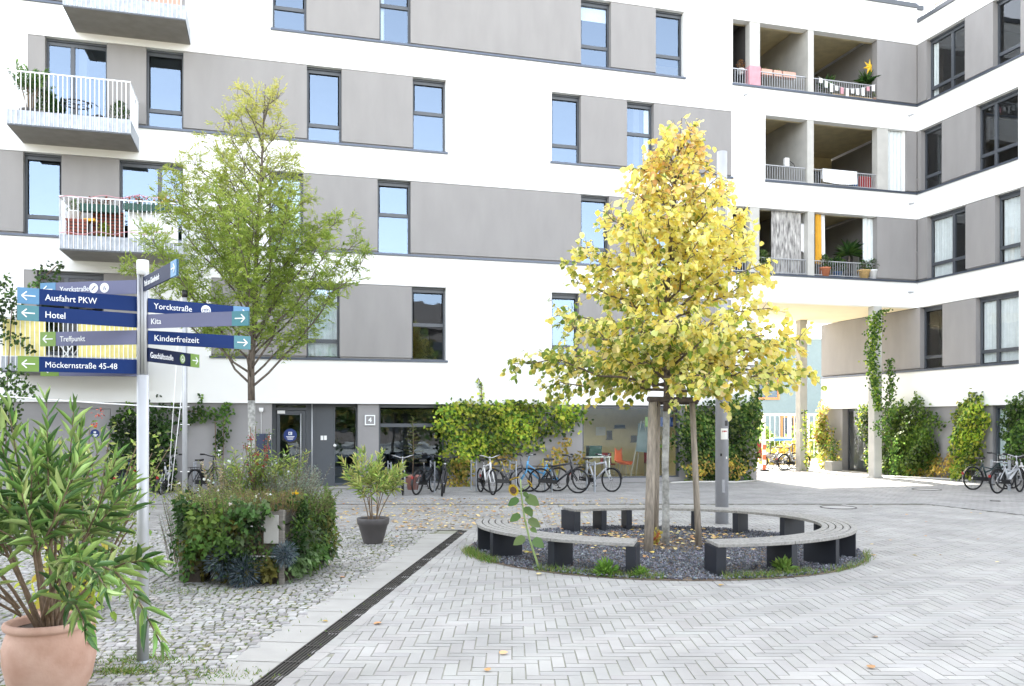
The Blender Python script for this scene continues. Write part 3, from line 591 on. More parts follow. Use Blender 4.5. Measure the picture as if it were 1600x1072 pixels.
# ---- wing
W_ = WB; bN, bF = -14.0, 5.556
wst = [(ZA, ZT, bN, 0), (ZC, ZB, W_(1591), 0), (ZE, ZD, bN, 0), (ZG, ZF, W_(1592), bF)]
mb = MB()
for z0, z1 in ((ZH, ZG), (ZF, ZE), (ZD, ZC), (ZB, ZA), (ZT, 16.2)): FW.bx(mb, bN, bF if z0 == ZH else -.001, 0, T, z0, z1)
FW.bx(mb, bN, W_(1591)-4.0, 0, T, ZC, ZB); FW.bx(mb, W_(1591)-1.6, W_(1591), 0, T, ZC, ZB); FW.bx(mb, bN, W_(1592), 0, T, ZG, ZF)
mb.build('facade_wall', M['white'], wing)
mb = MB(); FW.bx(mb, bN, -.06, -.05, .45, 16.2, 16.34); mb.build('roof_coping', M['frame'], wing)
strip(FW, bN, 0, ZA, ZT, [('p', W_(1447), 0), ('w', W_(1507), W_(1447), dict(transom=.2, mull=.42, curtain=[(.82, 1)])), ('p', W_(1551), W_(1507)), ('w', W_(1594), W_(1551), dict(transom=.2, curtain=[(0, .3)])), ('p', W_(1594)-1.2, W_(1594)), ('w', W_(1594)-2.6, W_(1594)-1.2, dict(transom=.2)), ('p', bN, W_(1594)-2.6)], 0)
strip(FW, W_(1591), 0, ZC, ZB, [('p', W_(1438), 0), ('w', W_(1471), W_(1438), dict(transom=.24)), ('p', W_(1524), W_(1471)), ('w', W_(1591), W_(1524), dict(transom=.24, mull=.62, curtain=[(0, .2)]))], 0)
strip(FW, W_(1591)-4.0, W_(1591)-1.6, ZC, ZB, [('w', W_(1591)-4.0, W_(1591)-2.8, dict(transom=.24)), ('p', W_(1591)-2.8, W_(1591)-1.6)])
strip(FW, bN, 0, ZE, ZD, [('p', W_(1448), 0), ('w', W_(1508), W_(1448), dict(transom=.24, mull=.4, curtain=[(.42, 1)])), ('p', W_(1554), W_(1508)), ('w', W_(1594), W_(1554), dict(transom=.24, curtain=[(0, 1)])), ('p', W_(1594)-1.2, W_(1594)), ('w', W_(1594)-2.6, W_(1594)-1.2, dict(transom=.24)), ('p', bN, W_(1594)-2.6)], 0)
strip(FW, W_(1592), bF, ZG, ZF, [('p', W_(1437), bF), ('w', W_(1472), W_(1437), dict(transom=.2)), ('p', W_(1524), W_(1472)), ('w', W_(1592), W_(1524), dict(transom=.2, mull=.58, curtain=[(0, 1)]))], 0)
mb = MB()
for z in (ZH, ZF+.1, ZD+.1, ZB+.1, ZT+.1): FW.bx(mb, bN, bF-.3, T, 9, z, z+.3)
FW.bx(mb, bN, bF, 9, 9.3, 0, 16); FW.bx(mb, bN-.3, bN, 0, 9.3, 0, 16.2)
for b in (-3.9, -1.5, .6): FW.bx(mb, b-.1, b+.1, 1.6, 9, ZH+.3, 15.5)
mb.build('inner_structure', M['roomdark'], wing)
mb = MB(); mb.box(.3, 9, bF-.3, bF-.002, 2.5, 16.2); mb.box(.4, 9, bF-.3, bF-.004, 0, 2.498); mb.build('rear_wall', M['white'], wing)
# wing ground floor
mb = MB()
def gg(p0, p1, z0=0, z1=ZH): a, b = sorted((p0, p1)); FW.bx(mb, a, b, .1, .4, z0, z1)
gg(bF, W_(1313)); gg(W_(1369), W_(1500)); gg(W_(1500), W_(1520), 0, .1); gg(W_(1520), W_(1547)); gg(W_(1547), W_(1571), 0, .1); gg(W_(1571), bN)
mb.build('plinth_wall', M['dgray'], wing)
window(FW, W_(1520), W_(1500), .1, ZH-.01, depth=.22, transom=.35, glass='glass_dark'); window(FW, W_(1571), W_(1547), .1, ZH-.01, depth=.22, transom=0, glass='glass_dark', curtain=[(0, 1)])
f = window(FW, W_(1369), W_(1313)-.02, .02, ZH-.01, depth=.34, transom=0, mull=.5, glass='glass')
mb = MB(); a = W_(1342, .3); mb.tube([(.27, a, .7), (.27, a, 1.9)], .02); mb.tube([(.3, a, .8), (.27, a, .8)], .012).build('door_handle', M['alu'], f)
# columns under the bridge
for (a, b), lb in (((-1.66, -.02), 'tall square concrete column at the passage mouth with a vine hanging beside it'), ((-1.7, 4.3), 'rear square concrete column inside the passage, nearest the bright court'), ((-6.25, 5.3), 'concrete column at the left rear corner of the passage')):
    c = thing('concrete_column', lb, 'column', world(a, b), TH, 'columns carrying the bridge'); MB().box(-.16, .16, -.0+.0, .32, 0, ZF).build('shaft', M['lconcrete'], c, bevel=.012); MB().box(-.19, .19, -.03, .35, 0, .03).build('base_plate', M['concrete'], c)
# ---- balconies
def balcony(a0, a1, zs, panel=.4, rail=1.38, dep=1.5, mt='galv', pm='galv', step=.105, yellow=False):
    bal = bpy.data.objects.new('balcony', None); C.objects.link(bal); bal.parent = main; bal.location = (a0, 0, zs); L = a1-a0
    MB().box(.02, L-.02, -dep+.02, -.001, .0, .16).build('floor_slab', M['slab'], bal); MB().box(0, L, -dep, -.002, .005, .035).build('edge_angle', M['frame'], bal)
    mb = MB(); mb.box(0, L, -dep, -dep+.012, .04, panel)
    for s in (0, L-.012): mb.box(s, s+.012, -dep+.012, -.003, .04, panel)
    for i in range(int(L/step)*2): x = (i+.5)*step/2; mb.box(x-.008, x+.008, -dep-.012, -dep-.001, .045, panel-.005)
    mb.build('parapet_panel', M['galv'], bal); mb = MB()
    n = int(L/step)
    for i in range(n+1): x = i*L/n; mb.box(max(0, x-.009), min(L, x+.009), -dep-.03, -dep-.014, .05, rail-.03)
    for s in (0, L-.016):
        for y in np.arange(-dep+.12, -.02, .115): mb.box(s, s+.014, y-.007, y+.007, panel, rail-.03)
    mb.box(-.004, L+.004, -dep-.034, -dep+.004, rail-.03, rail); 
    for s in (0, L-.03): mb.box(s, s+.03, -dep+.006, -.004, rail-.03, rail)
    mb.build('railing', M['whitesteel'], bal)
    return bal
B1, B2, B3, B4 = ((-27.35, -24.42, 12.53), (-28.62, -25.76, 9.40), (-27.43, -24.5, 6.33), (-28.75, -25.6, 3.2))
for i, (a0, a1, z) in enumerate((B1, B2, B3, B4)):
    bal = balcony(a0, a1, z)
    if i == 3:
        for u0, u1 in ((.03, 1.0), (1.75, 3.12)):
            mb = MB(); n = int((u1-u0)/.04); vs = []
            for k in range(n+1): u = u0+(u1-u0)*k/n; yy = -1.47+.008*math.sin(k*2.1); vs += [(u, yy, .42), (u, yy, 1.34)]
            mb.add(vs, [(2*k, 2*k+2, 2*k+3, 2*k+1) for k in range(n)], True); mb.build('privacy_screen', M['yellow'], bal)
# ================================================================== ROUND BENCH
def ell(t, off=0):                              # point on the oval, off metres inwards
    x, y = BA*math.cos(t), BB*math.sin(t); n = Vector((x/BA**2, y/BB**2)).normalized()
    return Vector((BX+x-n.x*off, BY+y-n.y*off))
def bench(t0, t1, legs, lb):
    b = thing('curved_bench', lb, 'bench', (BX, BY, 0), 0, 'curved benches round the tree bed'); o = Vector((BX, BY))
    mb = MB(); cuts = sorted(set([t0, t1]+[l for l in legs[1:-1]]))
    for s in range(5):
        i0 = .005+s*.1; i1 = i0+.084
        for c0, c1 in zip(cuts[:-1], cuts[1:]):
            ts = np.linspace(c0+.1, c1-.1, max(3, int((c1-c0)/2.5))); vs = []
            for t in ts:
                p, q = ell(R(t), i0)-o, ell(R(t), i1)-o
                vs += [(p.x, p.y, .375), (q.x, q.y, .375), (q.x, q.y, .418), (p.x, p.y, .418)]
            fs = [(i*4+j, i*4+(j+1) % 4, i*4+4+(j+1) % 4, i*4+4+j) for i in range(len(ts)-1) for j in range(4)]
            fs += [(3, 2, 1, 0), tuple((len(ts)-1)*4+j for j in range(4))]; mb.add(vs, fs)
    mb.build('seat', M['slat'], b, bevel=.005)
    for l in legs:
        p, q = ell(R(l), .0)-o, ell(R(l), .49)-o; p = p-(p-q).normalized()*.02
        mb = MB().obox((p.x, p.y, .186), (q.x, q.y, .186), .13 if l in (legs[0], legs[-1]) else .1, .372); 
        mb.build('leg', M['steel'], b, bevel=.004)
        if l in (legs[0], legs[-1]):
            pass
    mb = MB()
    for l in legs:
        for s in (.12, .38): p = ell(R(l)+.03, s)-o; mb.disc((p.x, p.y, .3), (p.x, p.y, 0), .012, .01, 8)
    return b
bench(172, 254.5, [173, 187, 204, 231, 253.6], 'short curved slatted bench on the left with dark steel legs and a sunflower before it')
bench(275.5, 479.5, [276.5, 298, 317, 337, 360, 386, 410, 428, 444, 455, 466, 478.6], 'long curved slatted bench sweeping round the right and back of the tree bed')

# ================================================================== TREES
def curve(p, q, lift, n=7, wob=.05):
    p, q = Vector(p), Vector(q); L = (q-p).length; out = []
    for i in range(n):
        t = i/(n-1); v = p.lerp(q, t); v.z += lift*L*(t-t*t)*(-1) if lift < 0 else -lift*L*(t-t*t)
        v += Vector(RNG.normal(size=3))*wob*L*(.25 if 0 < i < n-1 else 0); out.append(v)
    return out
def envf(tab):
    z, l, r = np.array(tab).T; return lambda q: (np.interp(q, z, l), np.interp(q, z, r))
def ashtree():
    t = thing('ash_tree', 'slender green ash tree with limewashed trunk and feathery leaves, behind the planter', 'tree', (-6.0, 19.9, 0))
    MB().tube([(0, 0, 0), (.0, 0, 1), (-.02, 0, 2.45)], [.095, .085, .082], 12).build('limewash_coat', M['lime'], t)
    tp = [(-.02, 0, 2.45), (-.03, 0, 3.2), (.05, .03, 4.6), (.1, 0, 6), (.2, 0, 7.5), (.26, 0, 8.8), (.3, 0, 9.75)]
    MB().tube(tp, [.082, .078, .062, .048, .034, .02, .008], 10).build('trunk', M['bark'], t)
    env = envf([(2.3, .4, .5), (2.9, 1.2, 1.5), (3.7, 2.1, 2.3), (4.6, 2.5, 2.75), (5.2, 3.2, 2.9), (5.8, 2.7, 2.9), (6.6, 2.3, 1.7), (7.4, 1.75, 1.0), (8.3, 1.2, .65), (9.1, .65, .5), (9.7, .3, .3), (10.3, .08, .12)])
    tz = np.array([p[2] for p in tp]); tx = np.array([p[0] for p in tp])
    br = MB(); P = []; D = []; Cc = []; n = 56; Lf = []
    for i in range(n):
        z0 = 2.75+(i/n)**1.15*6.6; az = i*2.4+RNG.normal()*.2; up = RNG.uniform(1.0, 1.9)
        x0 = np.interp(z0, tz, tx); s = math.cos(az)
        for it in range(30):                    # reach the crown outline along the limb's slope
            r = .15*it; z1 = z0+r*up*.8; l, rr = env(z1); lim = l if s < 0 else rr
            if r > lim*RNG.uniform(.85, 1.05) or z1 > 10.2: break
        r = max(r, .35); q = (x0+math.cos(az)*r, math.sin(az)*r*.9, min(z1, 10.1))
        c = curve((x0, 0, z0), q, .12 if z0 < 6 else .05, 8, .06); br.tube(c, np.linspace(.03*(1.25-z0/11), .005, 8), 5)
        L = sum((c[k+1]-c[k]).length for k in range(7)); m = int(6+L*10)
        for k in range(m):
            f = .22+.78*(k+RNG.uniform())/m; u = f*7; a = min(6, int(u)); b0 = c[a].lerp(c[a+1], u-a)
            d = (c[a+1]-c[a]).normalized(); sd = Vector(RNG.normal(size=3)); sd = (sd-d*sd.dot(d)).normalized()
            if z0 > 6.5 and RNG.uniform() < .35: continue
            tw = (d*.6+sd*.75+Vector((0, 0, .3))).normalized(); tl = RNG.uniform(.2, .55)*(1.15-f*.4)
            e = b0+tw*tl; br.tube([b0, b0.lerp(e, .5)+Vector((0, 0, -.02)), e], [.007, .005, .003], 3, False)
            for h in range(RNG.integers(3, 7) if z0 < 6 else RNG.integers(2, 5)):      # compound leaves
                g = b0.lerp(e, RNG.uniform(.3, 1)); ld = (tw*.5+Vector(RNG.normal(size=3))*.6+Vector((0, 0, -.05))).normalized(); ll = RNG.uniform(.13, .21)
                side = ld.cross(Vector((0, 0, 1))+Vector(RNG.normal(size=3))*.3).normalized(); dr = RNG.uniform(-.1, .35)
                tone = RNG.uniform(); hgt = (g.z-3)/7
                for j in range(4):
                    for sg in (-1, 1):
                        P.append(g+ld*ll*(j+1)/4.5+Vector((0, 0, -dr*ll*(j/4)**2))); D.append(ld*.75+side*sg); Cc.append((tone, hgt)); Lf.append(1)
                P.append(g+ld*ll); D.append(ld); Cc.append((tone, hgt)); Lf.append(1.1)
    br.build('branches', M['bark'], t)
    Cc = np.array(Cc); g0 = np.array([.21, .32, .055]); g1 = np.array([.45, .54, .11]); y = np.array([.72, .66, .22])
    col = g0+(g1-g0)*Cc[:, :1]; yy = np.clip((Cc[:, 1:]-.45)*1.5+RNG.normal(size=(len(Cc), 1))*.15, 0, 1); col = col*(1-yy)+y*yy
    leaves('crown', M['leaf'], np.array(P), np.array(D), RNG.uniform(.07, .115, len(P)), RNG.uniform(.022, .034, len(P)), col, 'diamond', t)
ashtree()
def linden():
    bx, by = 2.42, 13.6; t = thing('linden_tree', 'young linden tree in yellow autumn leaf standing inside the round bench', 'tree', (bx, by, 0))
    MB().tube([(0, 0, 0), (.01, 0, .5), (.0, 0, 1.3), (.02, 0, 2.12)], [.068, .057, .055, .052], 12).build('limewash_coat', M['lime'], t)
    tp = [(.02, 0, 2.12), (.03, 0, 2.7), (.0, 0, 3.5), (.06, .02, 4.4), (.12, 0, 5.3), (.2, 0, 6.2), (.26, 0, 6.75)]
    MB().tube(tp, [.056, .055, .045, .034, .024, .013, .006], 10).build('trunk', M['bark'], t)
    env = envf([(2.15, .5, .6), (2.4, 1.2, 1.5), (2.65, 2.1, 2.4), (3.0, 2.6, 2.6), (3.5, 2.95, 2.5), (3.9, 2.3, 2.2), (4.3, 1.9, 1.85), (4.7, 1.55, 1.6), (5.1, 1.12, 1.3), (5.6, .72, .85), (6.0, .45, .5), (6.4, .2, .22), (6.7, .1, .12), (6.9, .05, .05)])
    tz = np.array([p[2] for p in tp]); tx = np.array([p[0] for p in tp]); br = MB(); P = []; D = []; H = []
    n = 82
    for i in range(n):
        z0 = 2.45+(i/n)**1.35*4.0; az = i*2.4+RNG.normal()*.25; up = RNG.uniform(.25, .75)+(z0-2.4)*.12; s = math.cos(az); x0 = np.interp(z0, tz, tx)
        for it in range(40):
            r = .08*it; z1 = z0+r*up; l, rr = env(z1); lim = l if s < 0 else rr
            if r > lim*RNG.uniform(.8, 1.0): break
        r = max(r, .2)
        if z0 < 3.3: z1 = z0+r*RNG.uniform(-.02, .3)
        q = (x0+math.cos(az)*r, math.sin(az)*r*.95, min(z1, 6.85)); c = curve((x0, 0, z0), q, -.12 if i % 3 else .08, 8, .08)
        br.tube(c, np.linspace(.026*(1.3-z0/8), .005, 8), 5)
        L = sum((c[k+1]-c[k]).length for k in range(7)); m = int(5+L*13)
        for k in range(m):
            f = .15+.85*(k+RNG.uniform())/m; u = f*7; a = min(6, int(u)); b0 = c[a].lerp(c[a+1], u-a)
            d = (c[a+1]-c[a]).normalized(); sd = Vector(RNG.normal(size=3)); sd = (sd-d*sd.dot(d)).normalized()
            tw = (d*.6+sd*.9).normalized(); tl = RNG.uniform(.15, .48)*(1.15-f*.35); e = b0+tw*tl+Vector((0, 0, -.1*tl))
            br.tube([b0, b0.lerp(e, .5), e], [.006, .004, .0025], 3, False)
            for h in range(int(3+tl*(20 if b0.z < 5 else 13))):
                g = b0.lerp(e, RNG.uniform(.1, 1.05))+Vector(RNG.normal(size=3))*.02; P.append(g)
                D.append(tw*.35+Vector(RNG.normal(size=3))*.55+Vector((math.cos(az)*.3, math.sin(az)*.3-.15, -.65)))
                H.append((g.z, g.x))
    br.build('branches', M['bark'], t); P = np.array(P); D = np.array(D); H = np.array(H); n = len(P)
    gr = np.clip(.42-(H[:, 0]-2.4)*.17-(H[:, 1])*.1, .02, .6); rg = RNG.uniform(size=n); orr = np.clip((H[:, 0]-5)*.3, 0, .22)
    col = pick([(.84, .75, .19), (.88, .82, .3), (.82, .7, .16), (.87, .82, .38)], n, jit=.05); gcol = pick([(.26, .33, .06), (.38, .42, .08), (.18, .26, .05)], n, jit=.12); ocol = pick([(.85, .6, .28), (.8, .54, .22)], n, jit=.1)
    k = rg < gr; col[k] = gcol[k]; k = (rg > 1-orr); col[k] = ocol[k]
    sz = RNG.uniform(.05, .12, n); N = np.stack([RNG.normal(size=n)*.7, RNG.normal(size=n)*.5-.45, RNG.normal(size=n)*.5+.55], -1)
    leaves('crown', M['leafy'], P, D, sz, sz*.95, col, 'round', t, N=N)
    # stakes
    s = thing('tree_stake_frame', 'three round wooden stakes joined by dark cross battens around the yellow tree trunk', 'tree stakes', (bx, by, 0))
    x1, y1 = GR(1013, 864); x2, y2 = GR(1092, 855); x3, y3 = GR(1024, 848); b = [(x1-bx, y1-by), (x2-bx, y2-by), (x3-bx+.02, y3-by+.2)]; tops = [((1020-800)/F*13.2-bx, 13.2-by), ((1081.5-800)/F*13.6-bx, 13.6-by), (-.08, .3)]
    for (u, v), (p, q), r in zip(b, tops, (.068, .048, .06)):
        MB().tube([(u, v, 0), (u*.6+p*.4, v*.6+q*.4, .9), (p, q, 2.28)], [r*1.05, r, r*.94], 12).build('stake', M['stake'], s)
    for i, (j, k, z) in enumerate(((0, 1, 2.3), (1, 2, 2.27), (2, 0, 2.25))):
        p, q = Vector((*tops[j], z)), Vector((*tops[k], z)); e = (q-p).normalized()*.1; off = Vector((0, -.06, 0)) if i == 0 else Vector((0, .05, 0))
        MB().tube([p-e+off, q+e+off], .042, 8).build('cross_batten', M['darkwood'], s)
linden()

# ================================================================== POSTS AND SIGNPOST
x, y = GR(1128, 818); lp = thing('lamp_post', 'tall thick grey steel lamp post with stickers behind the round bench', 'lamp post', (x, y, 0))
MB().tube([(0, 0, 0), (0, 0, 3.2), (0, 0, 5.4)], [.125, .122, .12], 24).build('shaft', M['poles'], lp); MB().tube([(0, 0, 5.4), (0, 0, 7.15)], .098, 24).build('upper_shaft', M['alu'], lp)
MB().tube([(0, 0, 5.36), (0, 0, 5.44)], .128, 24).build('collar', M['poles'], lp); mb = MB().tube([(0, -.1, 6.1), (-.02, -.28, 6.12)], .03).box(-.1, .06, -.42, -.26, 6.02, 6.2); mb.build('spotlight', M['poles'], lp, bevel=.01)
MB().box(-.03, .03, -.128, -.11, .6, .85).build('service_door', M['poles'], lp, bevel=.003)
def patch(nm, z0, z1, w0, w1, m, px=0):
    mb = MB(); n = 6; vs = []
    for i in range(n+1): a = R(-90)+(w0+(w1-w0)*i/n)/.1255; vs += [(.1262*math.cos(a), .1262*math.sin(a), z0), (.1262*math.cos(a), .1262*math.sin(a), z1)]
    return mb.add(vs, [(2*i, 2*i+2, 2*i+3, 2*i+1) for i in range(n)]).build(nm, m, lp)
patch('notice', 1.62, 1.83, -.05, .1, M['paper']); patch('notice_print', 1.76, 1.79, -.03, .08, M['red']) ; patch('sticker', 1.88, 1.98, .03, .1, M['black']); patch('sticker', 1.25, 1.29, .05, .08, M['paper']); patch('sticker', 1.3, 1.35, -.06, -.03, M['black'])
x, y = -6.95, 18.3; fp = thing('flag_pole', 'slim pale pole with halyard cords and pegs behind the overgrown planter', 'pole', (x, y, 0))
MB().tube([(0, 0, 0), (0, 0, 4.62)], [.055, .048], 12).build('shaft', M['alu'], fp); MB().tube([(0, 0, 4.6), (0, 0, 4.75)], [.06, .06], 12).build('cap', M['black'], fp)
for a, b in (((-.12, 0, 4.1), (-.34, -.05, .5)), ((-.06, 0, 2.6), (-.28, -.04, .5))): MB().tube([a, b], .008, 5).build('cord', M['white_p'], fp)
mb = MB()
for z in (2.28, 1.9, 4.05, .9): mb.tube([(-.1 if z < 3 else -.08, 0, z), (.1, 0, z)], .01, 6)
mb.build('pegs', M['white_p'], fp)
a = Vector((x, y, 2.25)); pts = [a.lerp(Vector((-13.4, 16.5, 2.78)), i/8)+Vector((0, 0, -.05*math.sin(math.pi*i/8))) for i in range(9)]
c = MB().tube(pts, .014, 6).build('guy_rope', M['white_p']); tag(c, 'thin white rope running left from the slim pole above the oleander', 'rope')

sp = thing('signpost', 'white and aluminium signpost carrying eleven blue and lilac direction boards', 'signpost', (-3.0, 7.0, 0))
sx, sy = -3.0, 7.0; zt = lambda py, d=7.0: EYE+(HY-py)/F*d
MB().tube([(0, 0, 0), (0, 0, zt(586))], .046, 28).build('pole', M['alu'], sp); MB().lathe([(.0, 0), (.075, 0), (.075, .008), (.05, .012), (.048, .02)], (0, 0, 0)).build('base_collar', M['galv'], sp)
mb = MB(); zc, zb = zt(430), zt(586)
for k in range(4): a = R(45+90*k+8); mb.tube([(.036*math.cos(a), .036*math.sin(a), zb), (.036*math.cos(a), .036*math.sin(a), zc)], .012, 8)
mb.tube([(0, 0, zb), (0, 0, zc)], .022, 12); mb.build('slotted_rail', M['alu'], sp)
MB().tube([(0, 0, zc), (0, 0, zt(408)), (0, 0, zt(407))], [.047, .047, .043], 28).build('cap', M['signwhite'], sp)
def board(ix, it, ib, ox, ot, face, arrow, txt, side, size=.07, cond=.92, tx=None, icons=(), lb=None):
    """ix.. photo columns of inner/outer end; it/ib inner top/bottom rows; ot outer top row"""
    z1 = zt(it); z0 = zt(ib); od = (z1-EYE)*F/(HY-ot) if abs(HY-ot) > 5 else 7
    pi = Vector(((ix-800)/F*7.0, 7.0, 0)); po = Vector(((ox-800)/F*od, od, 0))
    l, r = (po, pi) if side == 'L' else (pi, po); d = (r-l); L = d.length; ang = math.atan2(d.y, d.x)
    zm = (z0+z1)/2; h = (z1-z0)
    b = MB().box(0, L, -.007, .007, -h/2, h/2).build('sign_board', M[face], sp); b.location = (l.x-sx, l.y-sy, zm); b.rotation_euler = (0, 0, ang)
    if lb: b['label'] = lb
    aw = .145 if L > .6 else .08
    x0 = 0 if side == 'L' else L-aw
    MB().box(x0, x0+aw, -.0095, .0095, -h/2-.001, h/2+.001).build('arrow_panel', M[arrow], b)
    cx_ = x0+aw/2; s = 1 if side == 'R' else -1; k = min(aw*.3, h*.36); mb = MB()
    mb.obox((cx_-k*s*1.1, -.0115, 0), (cx_+k*s, -.0115, 0), .0035, .009); 
    for q in (-1, 1): mb.obox((cx_+k*s*1.05, -.0115, 0), (cx_+k*s*.25, -.0115, q*k*.75), .0035, .009)
    mb.build('arrow', M['signwhite'], b)
    x1 = tx if tx is not None else (aw+.04 if side == 'L' else .045)
    text(txt, size, M['signwhite'], b, (x1, -.0085, -.004), (R(90), 0, 0), bold=.003 if cond > .84 and 'M' not in txt else 0, cond=cond)
    for (u, kind) in icons:
        MB().disc((u, -.0072, 0), (0, -1, 0), h*.36, .0025, 24).build('icon_disc', M['lime_g' if kind == 'logo' else 'signwhite'], b)
        mb = MB(); e = h*.16; m = M['blue' if kind != 'logo' else 'signwhite']
        if kind == 'bar': mb.obox((u-e, -.0105, -e), (u+e, -.0105, e), .002, .006)
        elif kind == 'walk': mb.obox((u-e*.3, -.0105, -e), (u, -.0105, e*.8), .002, .006).obox((u+e*.7, -.0105, -e), (u+e*.7, -.0105, 0), .002, .006)
        elif kind == 'bike':
            for q in (-1, 1): mb.ring((u+q*e, -.0105, -e*.3), (0, 1, 0), e*.7, .0022, 14, 4)
            mb.obox((u-e, -.0105, -e*.3), (u+e*.2, -.0105, e*.7), .002, .004).obox((u+e, -.0105, -e*.3), (u+e*.2, -.0105, e*.7), .002, .004)
        else: mb.ring((u, -.0105, 0), (0, 1, 0), e*1.5, .003, 16, 4).obox((u-e*.6, -.0105, -e*.4), (u+e*.6, -.0105, -e*.4), .002, .012).obox((u, -.0105, -e*.4), (u, -.0105, e*.7), .002, .012)
        mb.build('icon', m, b)
    return b
board(214, 437.5, 459, 64, 442.8, 'lilac', 'skyb', 'Yorckstraße', 'L', .062, .88, icons=((.50, 'bar'), (.60, 'walk')))
board(214, 463.5, 486.5, 27, 448.8, 'blue', 'skyb', 'Ausfahrt PKW', 'L', .068, .9)
board(214, 490.3, 512, 26.5, 476.5, 'blue', 'teal', 'Hotel', 'L', .07, .9)
board(214, 516, 538.3, 64, 519.3, 'lilac', 'lime_g', 'Treffpunkt', 'L', .064, .85)
board(214, 562, 584.3, 27.5, 556.5, 'blue', 'lime_g', 'Möckernstraße 45-48', 'L', .066, .89)
board(216, 566, 588.0, 64, 565.5, 'lilac', 'lime_g', '', 'L', .064, .85)
board(224, 434, 456, 277, 405, 'navy', 'skyb', 'Park am Gleisdreieck', 'R', .066, .8, tx=.07)
board(231, 466, 488, 389, 480.5, 'blue', 'skyb', 'Yorckstraße', 'R', .068, .92, icons=((.475, 'bike'),))
board(229, 491.5, 513.3, 389, 486, 'lilac', 'teal', 'Kita', 'R', .066, .9)
board(231, 516.5, 538, 391, 526, 'blue', 'teal', 'Kinderfreizeit', 'R', .069, .94)
board(231, 543, 565, 310, 554.5, 'navy', 'lime_g', 'Geschäftsstelle', 'R', .068, .82, tx=.02, icons=((.5, 'logo'),))

